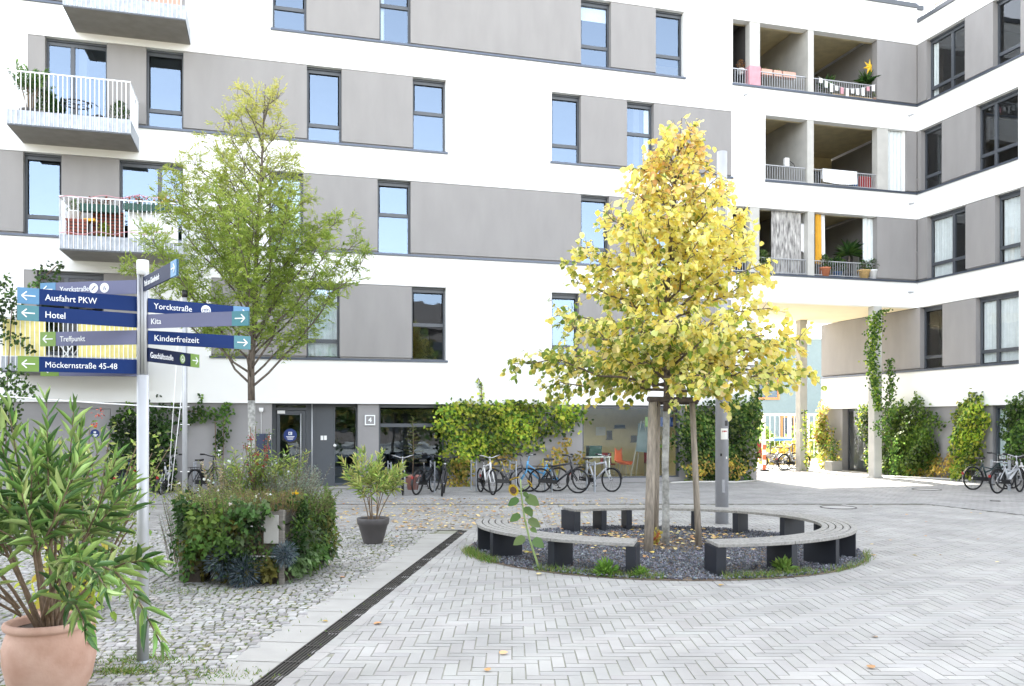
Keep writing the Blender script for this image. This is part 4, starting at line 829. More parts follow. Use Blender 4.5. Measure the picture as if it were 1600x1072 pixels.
# ================================================================== BICYCLES
def bicycle(label, at, head, col, guard=True, basket=False, rack=True, low=True, steer=0.0, group='bicycles', lean=0, rim='chrome', light=False):
    b = thing('bicycle', label, 'bicycle', (at[0], at[1], 0), head, group); b.rotation_euler = (lean, 0, head); r = .335; xr, xf = -.52, .53
    fm = mat('bicycle_paint', col, .35, .1, var=.05, coat=.3); mats = M
    head_top = (.33, 0, .86); head_bot = (.37, 0, .66); bb = (-.06, 0, .29); seat_t = (-.22, 0, .76)
    mb = MB(); mb.tube([head_top, head_bot], .03, 8).tube([seat_t, bb], .026, 8).tube([bb, head_bot], .03, 8)
    mb.tube([(-.13, 0, .5), head_bot] if low else [(-.2, 0, .72), (.335, 0, .82)], .026, 8)
    if low: mb.tube([(-.19, 0, .66), (.1, 0, .6), (.35, 0, .78)], .018, 6)
    for s in (-.05, .05): mb.tube([(bb[0], s*.6, bb[2]), (xr, s, r)], .015, 6).tube([(-.21, s*.4, .7), (xr, s, r)], .013, 6)
    mb.build('frame', fm, b, bevel=0)
    def wheel(x, nm, par, rot=0):
        e = bpy.data.objects.new(nm, None)
        wm = MB().ring((0, 0, 0), (0, 1, 0), r-.028, .011, 32, 6); wm.tube([(0, -.04, 0), (0, .04, 0)], .02, 8)
        for i in range(14): a = 2*math.pi*i/14; wm.obox((0, .02*(-1)**i, 0), ((r-.03)*math.cos(a), 0, (r-.03)*math.sin(a)), .003, .003)
        wo = wm.build('wheel', M[rim], par, (x, 0, r)); wo.rotation_euler = (0, 0, rot)
        MB().ring((0, 0, 0), (0, 1, 0), r-.016, .025, 32, 8).build('tyre', M['rubber'], wo); return wo
    wheel(xr, 'wheel', b)
    fk = MB(); 
    for s in (-.055, .055): fk.tube([(0, s*.6, 0), (.02, s, -.1), (.17, s, r-.66)], .017, 6)
    fk.tube([(0, -.035, 0), (0, .035, 0)], .016, 6).tube([(-.04, 0, .2), (-.085, 0, .36)], .014, 6)
    fo = fk.build('fork', fm, b, (.37, 0, .66)); fo.rotation_euler = (0, 0, steer)
    c, s_ = math.cos(steer), math.sin(steer); wo = wheel(0, 'wheel', b, steer); wo.location = (.37+.17*c, .17*s_, r)
    hb = MB(); hb.tube([(-.02, -.29, .06), (.03, -.2, .05), (.06, -.05, .0), (.06, .05, .0), (.03, .2, .05), (-.02, .29, .06)], .015, 6)
    ho = hb.build('handlebar', M['black' if sum(col) < .5 else 'chrome'], b, (.30, 0, .99)); ho.rotation_euler = (0, 0, steer)
    MB().tube([(-.09, -.31, .065), (-.0, -.22, .06)], .024, 6).tube([(-.09, .31, .065), (0, .22, .06)], .024, 6).build('grips', M['black'], ho)
    mb = MB(); mb.tube([(-.215, 0, .72), (-.26, 0, .9)], .013, 6); mb.build('seat_post', M['chrome'], b)
    mb = MB(); vs = [(-.4, -.085, .94), (-.4, .085, .94), (-.28, -.075, .935), (-.28, .075, .935), (-.12, -.02, .945), (-.12, .02, .945)]
    mb.add(vs+[(a, q, z-.05) for a, q, z in vs], [(0, 2, 3, 1), (2, 4, 5, 3), (6, 7, 9, 8), (8, 9, 11, 10), (0, 1, 7, 6), (4, 10, 11, 5), (0, 6, 8, 2), (2, 8, 10, 4), (1, 3, 9, 7), (3, 5, 11, 9)]); mb.build('saddle', M['saddle'], b, bevel=.015)
    mb = MB().ring((-.06, -.045, .29), (0, 1, 0), .085, .006, 20, 5).obox((-.06, -.06, .29), (.03, -.075, .15), .015, .02).obox((-.06, .05, .29), (-.15, .07, .43), .015, .02).box(-.02, .08, -.15, -.07, .135, .16).box(-.2, -.1, .07, .15, .42, .445)
    mb.obox((-.04, -.05, .30), (xr-.04, -.05, r), .02, .11); mb.build('crank', M['black'], b)
    if guard:
        for x, a0, a1 in ((xr, 10, 190), (.54, 5, 150)):
            mb = MB(); vs = []
            for i in range(13): a = R(a0+(a1-a0)*i/12); vs += [(x+(r+.025)*math.cos(a), -.028, r+(r+.025)*math.sin(a)), (x+(r+.025)*math.cos(a), .028, r+(r+.025)*math.sin(a))]
            mb.add(vs, [(2*i, 2*i+2, 2*i+3, 2*i+1) for i in range(12)], True); mb.build('mudguard', M['chrome' if basket else 'black'], b)
        MB().box(-.885, -.865, -.03, .03, .45, .52).build('rear_lamp', M['red'], b)
    if rack: mb = MB().tube([(-.24, -.06, .72), (-.75, -.06, .73), (-.75, .06, .73), (-.24, .06, .72)], .007, 5).tube([(-.62, -.06, .73), (xr, -.05, r)], .006, 5).tube([(-.62, .06, .73), (xr, .05, r)], .006, 5); mb.build('carrier', M['black'], b)
    if basket:
        mb = MB()
        for z in (.76, .84, .93, 1.0): mb.tube([(.42, -.15, z), (.68, -.13, z), (.68, .13, z), (.42, .15, z)], .005, 4, closed=True)
        for u, v in [(.42, q) for q in (-.15, -.05, .05, .15)]+[(.68, q) for q in (-.13, -.04, .04, .13)]+[(.5, -.145), (.6, -.137), (.5, .145), (.6, .137)]: mb.tube([(u, v, .76), (u, v, 1.0)], .004, 4)
        mb.build('basket', M['chrome'], b)
    if light: MB().lathe([(0, 0), (.035, .01), (.04, .05), (0, .06)], (.44, 0, .82)).build('headlamp', M['chrome'], b)
    return b
FA = TH                                     # facade direction
def gp(px, py): return GR(px, py)
BK = (.015, .016, .02); SV = (.45, .46, .48); BL = (.1, .35, .62)
def away(px): return math.atan2(1, (px-800)/F)
for args in [
 ('dark bicycle seen from behind with blue mudguard, just left of the signpost', gp(196, 773), R(97), (.05, .09, .14), dict(guard=True)),
 ('dark red bicycle seen end-on, half hidden behind the signpost', gp(212, 772), R(80), (.3, .02, .02), dict()),
 ('silver bicycle end-on in the dark ivy right of the signpost', gp(262, 771), R(95), SV, dict(rack=False)),
 ('dark bicycle with silver handlebar behind the flowering planter', gp(322, 770), R(75), BK, dict(steer=.3)),
 ('bicycle with pale fork beside the grey pot oleander, seen end-on', gp(629, 771), R(-82), SV, dict(low=False, rack=False, guard=False)),
 ('black bicycle leaning by the pink plant pot', gp(664, 771), R(70), BK, dict(lean=R(6))),
 ('black bicycle with round headlamp at the stand left of the yellow ivy', gp(692, 773), R(-88), BK, dict(light=True, lean=R(-5))),
 ('bicycle with white fork facing out beside the double stand posts', gp(760, 771), R(-70), (.7, .7, .7), dict(low=False, guard=False, rack=False)),
 ('dark bicycle with thin wheel partly behind the sunflower', gp(797, 769), R(20), (.12, .12, .13), dict(steer=-.3)),
 ('light blue bicycle parked side-on in the middle of the row', gp(843, 768), R(190), BL, dict(low=True, steer=.15)),
 ('black bicycle with pale rims parked side-on right of the blue one', gp(873, 770), R(-14), BK, dict(low=False, steer=-.2, guard=False)),
 ('silver grey bicycle with turned wheel outside the shop window', gp(931, 767), R(-42), (.4, .41, .43), dict(low=False)),
 ('dark green city bicycle with wire basket left of the wing bicycle pair', gp(1545, 765), R(12), (.01, .03, .03), dict(basket=True, rim='chrome')),
 ('silver city bicycle in front of the grey stand near the right edge', gp(1577, 770), R(28), SV, dict(steer=.2)),
 ('white bicycle partly cut by the right picture edge', gp(1606, 763), R(8), (.75, .74, .72), dict())]:
    bicycle(*args[:-1], **args[-1])
for i, (px, py, h, lb) in enumerate(((1208, 734, 150, 'leftmost bicycle in the sunny court beyond the passage'), (1222, 733, 10, 'middle bicycle in the sunny court beyond the passage'), (1240, 735, 25, 'bicycle just left of the rear column in the sunny court'))):
    bicycle(lb, gp(px, py), R(h), (.3, .32, .33), group='bicycles beyond the passage', rack=False)
def stand(px, py, lb, h=.86):
    x, y = GR(px, py); s = thing('bicycle_stand', lb, 'bicycle stand', (x, y, 0), TH, 'bicycle stands')
    for v in (0, .62): MB().box(-.012, .012, v-.045, v+.045, 0, h).build('post', M['galv'], s)
    MB().tube([(0, .03, h*.55), (0, .6, h*.55)], .014).tube([(0, .03, h-.06), (0, .6, h-.06)], .014).build('cross_bar', M['galv'], s)
for px, py, lb in ((303, 771, 'bicycle stand hidden behind the planter flowers'), (611, 771, 'bicycle stand by the bicycle with pale fork'), (679, 770, 'bicycle stand between the two black bicycles'), (744, 768, 'double posted stand left of the white-forked bicycle'), (806, 769, 'bicycle stand behind the sunflower'), (862, 769, 'bicycle stand between blue and black bicycles'), (929, 769, 'bicycle stand in front of the shop window'), (1577, 767, 'wide grey stand holding the right-hand silver bicycle')):
    stand(px, py, lb)
# ================================================================== POTTED PLANTS AND SHRUBS
def stems_leaves(mb, base, tip, bend, nl, L, Wd, cols, P, D, LL, CC, start=.3, r=.008, whorl=3, open_=.9):
    base, tip = Vector(base), Vector(tip); k = 7; pts = []
    for i in range(k):
        t = i/(k-1); v = base.lerp(tip, t); v.z += bend*(t-t*t)*4*(tip-base).length*.25; pts.append(v)
    mb.tube(pts, np.linspace(r, r*.35, k), 5, False)
    for i in range(nl):
        t = start+(1-start)*(i/max(1, nl-1)); u = min(t*(k-1), k-1.001); a = int(u); p = pts[a].lerp(pts[a+1], u-a); d = (pts[a+1]-pts[a]).normalized()
        for q in range(whorl):
            an = i*1.1+q*2*math.pi/whorl+RNG.normal()*.3; o = d.orthogonal().normalized(); s = o*math.cos(an)+d.cross(o)*math.sin(an)
            ang = open_*(1.25-.85*t)+RNG.normal()*.15; P.append(p); D.append(d*math.cos(ang)+s*math.sin(ang)-Vector((0, 0, .12*(1-t)))); LL.append(L*RNG.uniform(.6, 1.05)*(1-.25*(t > .93))); CC.append(t)
def oleander(root, base, n, h, spread, L, Wd, cols, nl=13, extra=(), start=.3, r=.01, open_=.9, whorl=3, forks=3, lean=(0, 0)):
    mb = MB(); P = []; D = []; LL = []; CC = []
    for i in range(n):
        a = i*2.4+RNG.normal()*.2; rr = spread*math.sqrt((i+.5)/n); hh = h*(1-.35*(rr/spread)**2)*RNG.uniform(.75, 1.02)
        mid = Vector((base[0]+math.cos(a)*rr*.45+lean[0]*.4, base[1]+math.sin(a)*rr*.45+lean[1]*.4, base[2]+hh*.5))
        b0 = Vector((base[0]+math.cos(a)*.06, base[1]+math.sin(a)*.06, base[2]-.03)); mb.tube([b0, b0.lerp(mid, .5)+Vector((0, 0, .03)), mid], [r*1.3, r, r*.9], 6, False)
        for f in range(forks):
            a2 = a+(f-1)*.8+RNG.normal()*.2; r2 = rr*RNG.uniform(.7, 1.15)
            tip = (base[0]+math.cos(a2)*r2+lean[0], base[1]+math.sin(a2)*r2+lean[1], base[2]+hh*RNG.uniform(.82, 1.05)); stems_leaves(mb, mid, tip, -.15, nl, L, Wd, cols, P, D, LL, CC, start*.4, r*.7, whorl, open_)
    for b, t, bend, m in extra: stems_leaves(mb, b, t, bend, m, L*1.12, Wd, cols, P, D, LL, CC, .3, r, whorl, open_)
    mb.build('stems', M['twig'], root)
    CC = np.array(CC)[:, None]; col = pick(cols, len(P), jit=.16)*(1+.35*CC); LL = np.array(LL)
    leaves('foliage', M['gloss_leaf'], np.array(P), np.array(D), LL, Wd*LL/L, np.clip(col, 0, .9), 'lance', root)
def pot(root, prof, m, soil, sr, name='pot', c=(0, 0, 0), n=40):
    MB().lathe(prof, c, n).build(name, M[m], root); MB().disc((c[0], c[1], soil), (0, 0, 1), sr, .01, 24).build('soil', M['soil'], root)
OL = [(.11, .2, .05), (.18, .3, .075), (.06, .13, .035), (.34, .43, .16), (.25, .36, .1)]
t = thing('potted_oleander', 'large oleander in a big rounded terracotta pot in the near left corner', 'potted plant', (-3.22, 6.0, 0))
pot(t, [(0, .0), (.17, 0), (.2, .03), (.265, .16), (.295, .3), (.297, .4), (.275, .48), (.26, .51), (.262, .525), (.285, .53), (.293, .55), (.287, .57), (.262, .58), (.24, .56), (.235, .48)], 'terra', .51, .238)
MB().lathe([(0, -.008), (.03, -.004), (.034, .01), (0, .02)], (.29, -.02, .42)).build('relief_knobs', M['terra'], t)
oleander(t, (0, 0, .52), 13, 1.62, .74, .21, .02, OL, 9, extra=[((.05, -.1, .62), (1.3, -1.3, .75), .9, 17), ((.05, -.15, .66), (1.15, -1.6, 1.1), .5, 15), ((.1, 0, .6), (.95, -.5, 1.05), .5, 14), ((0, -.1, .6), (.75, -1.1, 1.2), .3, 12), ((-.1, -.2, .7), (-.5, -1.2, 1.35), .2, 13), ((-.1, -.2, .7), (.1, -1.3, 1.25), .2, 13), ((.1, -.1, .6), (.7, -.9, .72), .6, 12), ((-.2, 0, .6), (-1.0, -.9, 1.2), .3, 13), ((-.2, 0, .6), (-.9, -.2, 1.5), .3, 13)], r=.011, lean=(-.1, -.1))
t = thing('potted_shrub', 'second rounded terracotta pot with yellowing leaves, just behind the big oleander pot', 'potted plant', (-3.5, 6.75, 0))
pot(t, [(0, .0), (.14, 0), (.17, .08), (.215, .24), (.215, .36), (.2, .44), (.21, .46), (.22, .49), (.2, .51), (.18, .47)], 'terra', .45, .18)
n = 260; P = RNG.normal(size=(n, 3))*(.14, .12, .14)+(.02, 0, .65); leaves('foliage', M['leafy'], P, RNG.normal(size=(n, 3))-(0, 0, .4), RNG.uniform(.05, .1, n), RNG.uniform(.035, .06, n), pick([(.45, .5, .08), (.25, .36, .06), (.55, .5, .1)], n), 'round', t)
MB().tube([(0, 0, .43), (.02, 0, .8)], .008).tube([(0, 0, .43), (-.1, .05, .75)], .006).tube([(0, 0, .43), (.09, -.03, .7)], .006).build('stems', M['twig'], t)
# flowering shrub with red blooms further left
t = thing('flowering_shrub', 'tall leafy shrub with a few red blooms behind the near oleander, under the white rope', 'shrub', (-4.55, 9.2, 0))
mb = MB(); P = []; 
for i in range(26):
    a = i*2.4; tip = Vector((math.cos(a)*RNG.uniform(.3, .95), math.sin(a)*RNG.uniform(.2, .7), RNG.uniform(1.1, 1.95))); mb.tube([(0, 0, 0), tip*.55+Vector((0, 0, .1)), tip], [.015, .009, .004], 5, False)
    P += [tip*RNG.uniform(.4, 1.02)+Vector(RNG.normal(size=3))*.09 for _ in range(80)]
mb.build('stems', M['twig'], t); n = len(P)
leaves('foliage', M['leafy'], np.array(P), RNG.normal(size=(n, 3))-(0, .1, .2), RNG.uniform(.04, .085, n), RNG.uniform(.025, .045, n), pick([(.16, .25, .05), (.25, .34, .08), (.34, .38, .12)], n), 'diamond', t)
n = 24; P = np.concatenate([RNG.normal(size=(16, 3))*.03+(.29, -.3, 2.04), RNG.normal(size=(8, 3))*.02+(.25, -.3, 1.9)]); leaves('blooms', M['paint'], P, RNG.normal(size=(n, 3)), .03, .02, pick([(.4, .04, .03), (.5, .1, .06)], n), 'round', t)
# folding table behind the oleander
t = thing('folding_table', 'dark folding garden table with crossed thin legs, half hidden behind the near oleander', 'table', (-4.5, 8.8, 0), .2)
mb = MB()
for i in range(6): mb.box(-.55, .35, -.27+i*.09, -.2+i*.09, .7, .72)
mb.build('top', M['wood'], t)
for y in (-.25, .22): MB().tube([(-.35, y, 0), (.25, y, .7)], .012).tube([(.25, y+.02, 0), (-.35, y+.02, .7)], .012).build('leg', M['black'], t)
MB().tube([(-.35, -.25, .02), (-.35, .22, .02)], .01).tube([(.25, -.25, .02), (.25, .22, .02)], .01).build('stretcher', M['black'], t)
# grey pot oleander
gx, gy = GR(583, 849); t = thing('potted_oleander', 'light green oleander in a grey plastic pot at the head of the drain strip', 'potted plant', (gx, gy, 0))
pot(t, [(0, 0), (.15, 0), (.155, .02), (.165, .05), (.235, .3), (.25, .31), (.262, .4), (.255, .415), (.23, .41), (.225, .36)], 'greypot', .38, .23)
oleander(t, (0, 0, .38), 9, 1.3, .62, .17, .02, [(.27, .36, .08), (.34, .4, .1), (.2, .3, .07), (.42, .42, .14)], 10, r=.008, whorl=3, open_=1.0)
t = thing('potted_fir', 'thin young fir in a pink clay pot between the house number and the bicycles', 'potted plant', (*GR(645, 765), 0))
pot(t, [(0, 0), (.15, 0), (.21, .34), (.235, .35), (.24, .42), (.21, .42), (.2, .36)], 'pinkclay', .38, .2)
mb = MB().tube([(0, 0, .38), (0.02, 0, 1.2), (.0, 0, 2.1)], [.018, .012, .004], 6); P = []; D = []
for i in range(34):
    z = .75+i*.04; a = i*2.4; r = .42*(1-i/40); e = Vector((math.cos(a)*r, math.sin(a)*r, z+.04)); mb.tube([(0, 0, z), e], .004, 4, False)
    for k in range(26): f = k/26; P.append(Vector((0, 0, z)).lerp(e, f)); D.append(e.normalized()*.6+Vector(RNG.normal(size=3))*.6)
mb.build('stems', M['twig'], t); leaves('foliage', M['leaf'], np.array(P), np.array(D), .05, .008, pick([(.1, .16, .05), (.2, .25, .06)], len(P)), 'diamond', t)
# sunflower
sx_, sy_ = GR(843, 891); t = thing('sunflower', 'tall leaning sunflower growing at the front edge of the gravel bed before the left bench', 'flower', (sx_, sy_, 0))
st = [(0, 0, 0), (-.05, 0, .16), (-.13, 0, .4), (-.2, 0, .7), (-.24, .02, 1.0), (-.25, .02, 1.2)]; MB().tube(st, [.016, .015, .014, .012, .01, .008], 8).tube([(-.24, .02, 1.0), (-.33, -.02, 1.06), (-.37, -.04, 1.1)], .007, 6).tube([(-.24, .02, 1.05), (-.14, 0, 1.13)], .006, 6).build('stem', mat('green_stem', (.25, .33, .12), .6), t)
P = []; D = []; L = []
for z, s, l in ((.42, 1, .22), (.45, -1, .2), (.56, 1, .12), (.68, 1, .2), (.74, -1, .18), (.84, .5, .2), (.95, -1, .18), (.98, 1, .24), (1.03, .5, .12), (1.08, -1, .12)):
    x = np.interp(z, [0, .4, .7, 1.2], [0, -.13, -.2, -.25]); P.append((x+s*.05, RNG.normal()*.03-.02, z)); D.append((s*.8, RNG.normal()*.4-.3, -.55)); L.append(l*.95)
leaves('leaves', M['leafy'], P, D, np.array(L), np.array(L)*.66, pick([(.11, .19, .06), (.17, .25, .09)], len(P), jit=.08), 'round', t, N=np.array([[RNG.normal()*.3, -1, .5] for _ in P]))
def head(c, r, face, nm):
    f = Vector(face).normalized(); o = f.orthogonal().normalized(); q = f.cross(o); c = Vector(c); ho = MB().disc(c, f, r*.62, .02, 20).build(nm, mat('seed_disc', (.09, .05, .025), .9, var=.4, scale=60), t)
    a = np.linspace(0, 2*np.pi, 26, endpoint=False); leaves('petals', M['paint'], [c+(o*math.cos(i)+q*math.sin(i))*r*.5 for i in a], [(o*math.cos(i)+q*math.sin(i))+f*.15 for i in a], r*.75, r*.26, pick([(.6, .45, .03), (.5, .34, .03)], 26, jit=.06), 'diamond', ho, N=np.tile(np.array(f), (26, 1)))
head((-.34, -.05, 1.06), .075, (-.5, -.7, -.2), 'flower_head'); head((-.33, .04, 1.2), .06, (-.3, .2, .9), 'flower_head'); head((-.13, .02, 1.14), .05, (.7, .3, .5), 'flower_head')
# ================================================================== OVERGROWN PLANTER
PC = Vector((-3.3, 11.15, 0)); pr = R(-6); PW, PL, PH = .58, .72, .88
t = thing('raised_planter', 'square raised planter of grey boards with a pale metal plate at its front corner', 'planter', PC, pr)
mb = MB()
for z in (.16, .34, .52, .70):
    for s in (-1, 1): mb.box(-PW, PW, s*PL-.015, s*PL+.015, z, z+.165); mb.box(s*PW-.015, s*PW+.015, -PL+.016, PL-.016, z, z+.165)
mb.build('boards', M['wood'], t, bevel=.004)
for u in (-1, 1):
    for v in (-1, 1): MB().box(u*(PW+.045)-.03, u*(PW+.045)+.03, v*(PL+.045)-.03, v*(PL+.045)+.03, 0, PH+.02 if u > 0 else PH-.35).build('corner_post', M['wood'], t, bevel=.006)
mb = MB(); [mb.box(-PW-.07, PW+.07, s*(PL+.03)-.045, s*(PL+.03)+.045, PH-.04, PH-.005) for s in (-1, 1)]; mb.build('rim_board', M['wood'], t)
MB().box(PW-.16, PW+.02, -PL-.1, -PL-.075, .5, .84).build('metal_plate', M['concrete'], t, bevel=.004)
for u in (-.5, .5): MB().box(u-.1, u+.1, -PL-.02, PL, 0, .15).build('skid', M['darkwood'], t)
MB().box(-PW+.02, PW-.02, -PL+.02, PL-.02, .8, .84).build('soil', M['soil'], t)
def rp(x, y, z=0): c, s = math.cos(pr), math.sin(pr); return (PC.x+x*c-y*s, PC.y+x*s+y*c, z)
def boxcloud(n, faces, zlo, zhi, thick):
    P = []; D = []; N = []
    for i in range(n):
        f = faces[RNG.integers(len(faces))]; z = RNG.uniform(zlo, zhi); e = abs(RNG.normal())*thick*(.5+.5*math.sin(z*3))+.03
        if f == 'f': u = RNG.uniform(-PW-.12, PW+.02); p = (u, -PL-e, z); nn = (0, -1, .25)
        elif f == 'r': u = RNG.uniform(-PL-.02, PL+.12); p = (PW+e, u, z); nn = (1, 0, .25)
        elif f == 'l': u = RNG.uniform(-PL, PL); p = (-PW-e, u, z); nn = (-1, 0, .25)
        else: p = (RNG.uniform(-PW-.1, PW+.1), RNG.uniform(-PL-.1, PL+.1), .9+abs(RNG.normal())*thick); nn = (0, 0, 1)
        P.append(p); N.append(nn); D.append(np.array(nn)*.35+RNG.normal(size=3)*.5+np.array([0, 0, -.55]))
    return np.array(P), np.array(D), np.array(N)+RNG.normal(size=(n, 3))*.45
t = thing('trailing_climber', 'mass of mixed green creeper leaves hanging down the sides of the square planter', 'climber', PC, pr)
P, D, N = boxcloud(6400, ['f', 'f', 'r', 'r', 'l'], .12, .98, .11)
k = ~((P[:, 1] < -PL) & (P[:, 0] > PW-.2) & (P[:, 2] > .48) & (P[:, 2] < .9)) & ~((P[:, 2] < .32) & (P[:, 0] < -.1) & (RNG.uniform(size=len(P)) < .8)); P, D, N = P[k], D[k], N[k]; n = len(P)
cl = RNG.integers(0, n, 70); ci = np.argmin(((P[:, None]-P[cl][None])**2).sum(-1), axis=1); cc_ = pick([(.07, .14, .03), (.11, .2, .045), (.035, .08, .02), (.17, .25, .055), (.2, .19, .05), (.13, .19, .09)], 70, jit=.3)[ci]; cs_ = RNG.uniform(.6, 1.5, 70)[ci]; co_ = RNG.uniform(-.05, .1, 70)[ci]
bl = .07*np.sin(np.pi*np.clip((P[:, 2]-.05)/.95, 0, 1))+.05*np.sin(P[:, 0]*7+P[:, 2]*5)+.05*np.sin(P[:, 1]*6-P[:, 2]*8)
P = P+unit(N*(1, 1, .1))*(co_+bl)[:, None]; P[:, 0] -= np.sign(P[:, 0])*np.clip(abs(P[:, 0])+abs(P[:, 1])-1.36, 0, 1)*.4; P[:, 1] -= np.sign(P[:, 1])*np.clip(abs(P[:, 0])+abs(P[:, 1])-1.36, 0, 1)*.4; P[:, 2] += RNG.normal(size=len(P))*.05; hole = np.sin(P[:, 0]*9+P[:, 2]*7)+np.sin(P[:, 2]*13-P[:, 1]*8); dark = (hole < -.6)[:, None]
col = cc_*(1+RNG.normal(size=(n, 1))*.2).clip(.4, 1.7); leaves('foliage', M['leafy'], P, D, RNG.uniform(.04, .09, n)*cs_, RNG.uniform(.03, .05, n)*cs_, col, 'diamond', t, N=N)
mb = MB()
for i in range(26): u = RNG.uniform(-PW, PW); mb.tube([(u, -PL+.02, .9), (u+RNG.normal()*.05, -PL-.07, .8), (u+RNG.normal()*.1, -PL-.05, RNG.uniform(.2, .5))], .005, 4, False)
mb.build('stems', M['twig'], t)
def cushion(name, lb, at, r, n, L, Wd, cols, up=.4, shape='diamond', squash=1):
    t = thing(name, lb, 'plant', at); D = RNG.normal(size=(n, 3)); D = unit(D)+np.array([0, -.15, up]); P = unit(D)*RNG.uniform(.1, .85, (n, 1))*r*np.array([1, 1, squash])
    leaves('foliage', M['leaf'], P, D, RNG.uniform(.6, 1, n)*L, Wd, pick(cols, n), shape, t)
    return t
BG = [(.15, .2, .225), (.24, .29, .31), (.08, .12, .14)]
cushion('blue_cushion_plant', 'larger blue-grey needle cushion hanging low on the planter front', rp(-.03, -PL-.16, .3), .24, 1500, .1, .011, BG, .0)
cushion('blue_cushion_plant', 'lowest blue-grey needle cushion touching the setts at the planter foot', rp(.24, -PL-.2, .17), .2, 1100, .1, .011, BG, .1)
cushion('blue_cushion_plant', 'small blue-grey needle cushion right of the planter front post', rp(PW+.1, -PL-.1, .38), .16, 800, .07, .009, BG, 0)
def tuft(name, lb, at, r, h, n, Wd, cols, spread=.35, flowers=None, fn=0, shape='blade', m='leaf'):
    t = thing(name, lb, 'plant', at); a = RNG.uniform(0, 6.28, n); q = r*np.sqrt(RNG.uniform(0, 1, n)); P = np.stack([q*np.cos(a), q*np.sin(a), RNG.uniform(0, h*.55, n)], -1)
    D = np.stack([np.cos(a)*spread+RNG.normal(size=n)*.25, np.sin(a)*spread+RNG.normal(size=n)*.25, np.ones(n)], -1)
    leaves('foliage', M[m], P, D, RNG.uniform(.3, .6, n)*h, Wd, pick(cols, n), shape, t, N=RNG.normal(size=(n, 3)))
    mb = MB()
    for i in range(8): b = RNG.normal(size=2)*r*.5; mb.tube([(b[0]*.6, b[1]*.6, 0), (b[0], b[1], h*RNG.uniform(.6, .9))], .004, 4, False)
    mb.build('stems', M['twig'], t)
    if fn:
        P = np.stack([RNG.normal(size=fn)*r*.6, RNG.normal(size=fn)*r*.6, RNG.uniform(h*.6, h*1.05, fn)], -1); P = np.repeat(P, 5, axis=0)
        leaves('blooms', M['paint'], P, RNG.normal(size=(fn*5, 3))+(0, -.3, .3), .028, .022, np.repeat(pick([flowers], fn, jit=.05), 5, axis=0), 'round', t)
    return t
HG = [(.2, .27, .07), (.28, .31, .1), (.35, .33, .14), (.14, .21, .06)]
def bushy(name, lb, at, r, h, ns, nl, L, Wd, cols, spread=.5, flowers=None, fn=0, open_=1.0, shape='diamond', jit=.18):
    """stems fanning out, each carrying its own leaves"""
    t = thing(name, lb, 'plant', at); mb = MB(); P = []; D = []; tips = []
    for i in range(ns):
        a = i*2.4+RNG.normal()*.3; q = r*math.sqrt(RNG.uniform(0, 1)); b = Vector((q*math.cos(a), q*math.sin(a), 0)); hh = h*RNG.uniform(.55, 1.08); e = b+Vector((math.cos(a)*spread*hh*RNG.uniform(.2, 1), math.sin(a)*spread*hh*RNG.uniform(.2, 1), hh))
        m = b.lerp(e, .5)+Vector((0, 0, .06*hh)); mb.tube([b, m, e], [.004, .003, .002], 3, False); tips.append(e); d = (e-b).normalized()
        for k in range(nl):
            f = .12+.88*(k+.5)/nl; p = b.lerp(m, f*2) if f < .5 else m.lerp(e, f*2-1); an = k*2.4+i; o = d.orthogonal().normalized(); s = o*math.cos(an)+d.cross(o)*math.sin(an)
            P.append(p); D.append(d*(1.3-open_*.6)+s*open_+Vector(RNG.normal(size=3))*.2)
    mb.build('stems', M['twig'], t); n = len(P); leaves('foliage', M['leaf'], np.array(P), np.array(D), L*RNG.uniform(.6, 1.1, n), Wd, pick(cols, n, jit=jit), shape, t)
    if fn:
        Q = np.repeat(np.array([tips[k] for k in RNG.integers(0, ns, fn)])+RNG.normal(size=(fn, 3))*.02, 6, axis=0); leaves('blooms', M['paint'], Q, RNG.normal(size=(fn*6, 3))+(0, -.3, .3), .026, .02, np.repeat(pick([flowers], fn, jit=.05), 6, axis=0), 'round', t)
    return t
bushy('herb_clump', 'low olive green herbs along the front rim of the planter', rp(-.1, -.5, .82), .5, .26, 150, 16, .045, .012, HG, .6, (.75, .72, .7), 12)
bushy('herb_clump', 'reddish green heathery herbs at the planter middle with a pale bloom', rp(.38, -.5, .82), .34, .3, 110, 18, .035, .009, [(.24, .22, .06), (.2, .26, .06), (.28, .18, .07)], .6)
bushy('herb_clump', 'grassy green herbs at the left rim of the planter with white dots', rp(-.5, -.4, .8), .34, .38, 90, 14, .06, .014, HG, .7, (.75, .75, .75), 8)
bushy('herb_clump', 'mixed green herbs spilling over the right rim of the planter', rp(.6, .1, .78), .32, .32, 90, 14, .055, .016, [(.1, .18, .04), (.17, .25, .06), (.22, .26, .1)], .9)
bushy('lavender_bush', 'silvery grey lavender bush rising at the right end of the planter', rp(.4, .25, .84), .28, .5, 110, 22, .05, .008, [(.3, .36, .28), (.38, .43, .34), (.2, .27, .18)], .5)
bushy('lavender_bush', 'tall thin silvery sprigs standing before the entrance door', rp(.15, .5, .84), .26, .82, 26, 26, .035, .008, [(.36, .4, .3), (.26, .3, .2)], .3)
bushy('dried_stalks', 'straw coloured dried seed heads at the left of the planter', rp(-.5, .1, .84), .16, .78, 9, 34, .045, .022, [(.55, .45, .25), (.5, .42, .28), (.4, .3, .16)], .3)
bushy('silver_shrub', 'pale grey feathery shrub at the foot of the slim pole', rp(-.9, -.1, .1), .22, .95, 70, 26, .05, .008, [(.28, .33, .26), (.36, .4, .33)], .3)
bushy('golden_shrub', 'yellow-green narrow leaved shrub in the planter middle', rp(-.2, .3, .84), .2, .74, 34, 24, .11, .02, [(.36, .44, .09), (.26, .36, .08), (.16, .25, .06)], .5, (.8, .8, .8), 9)
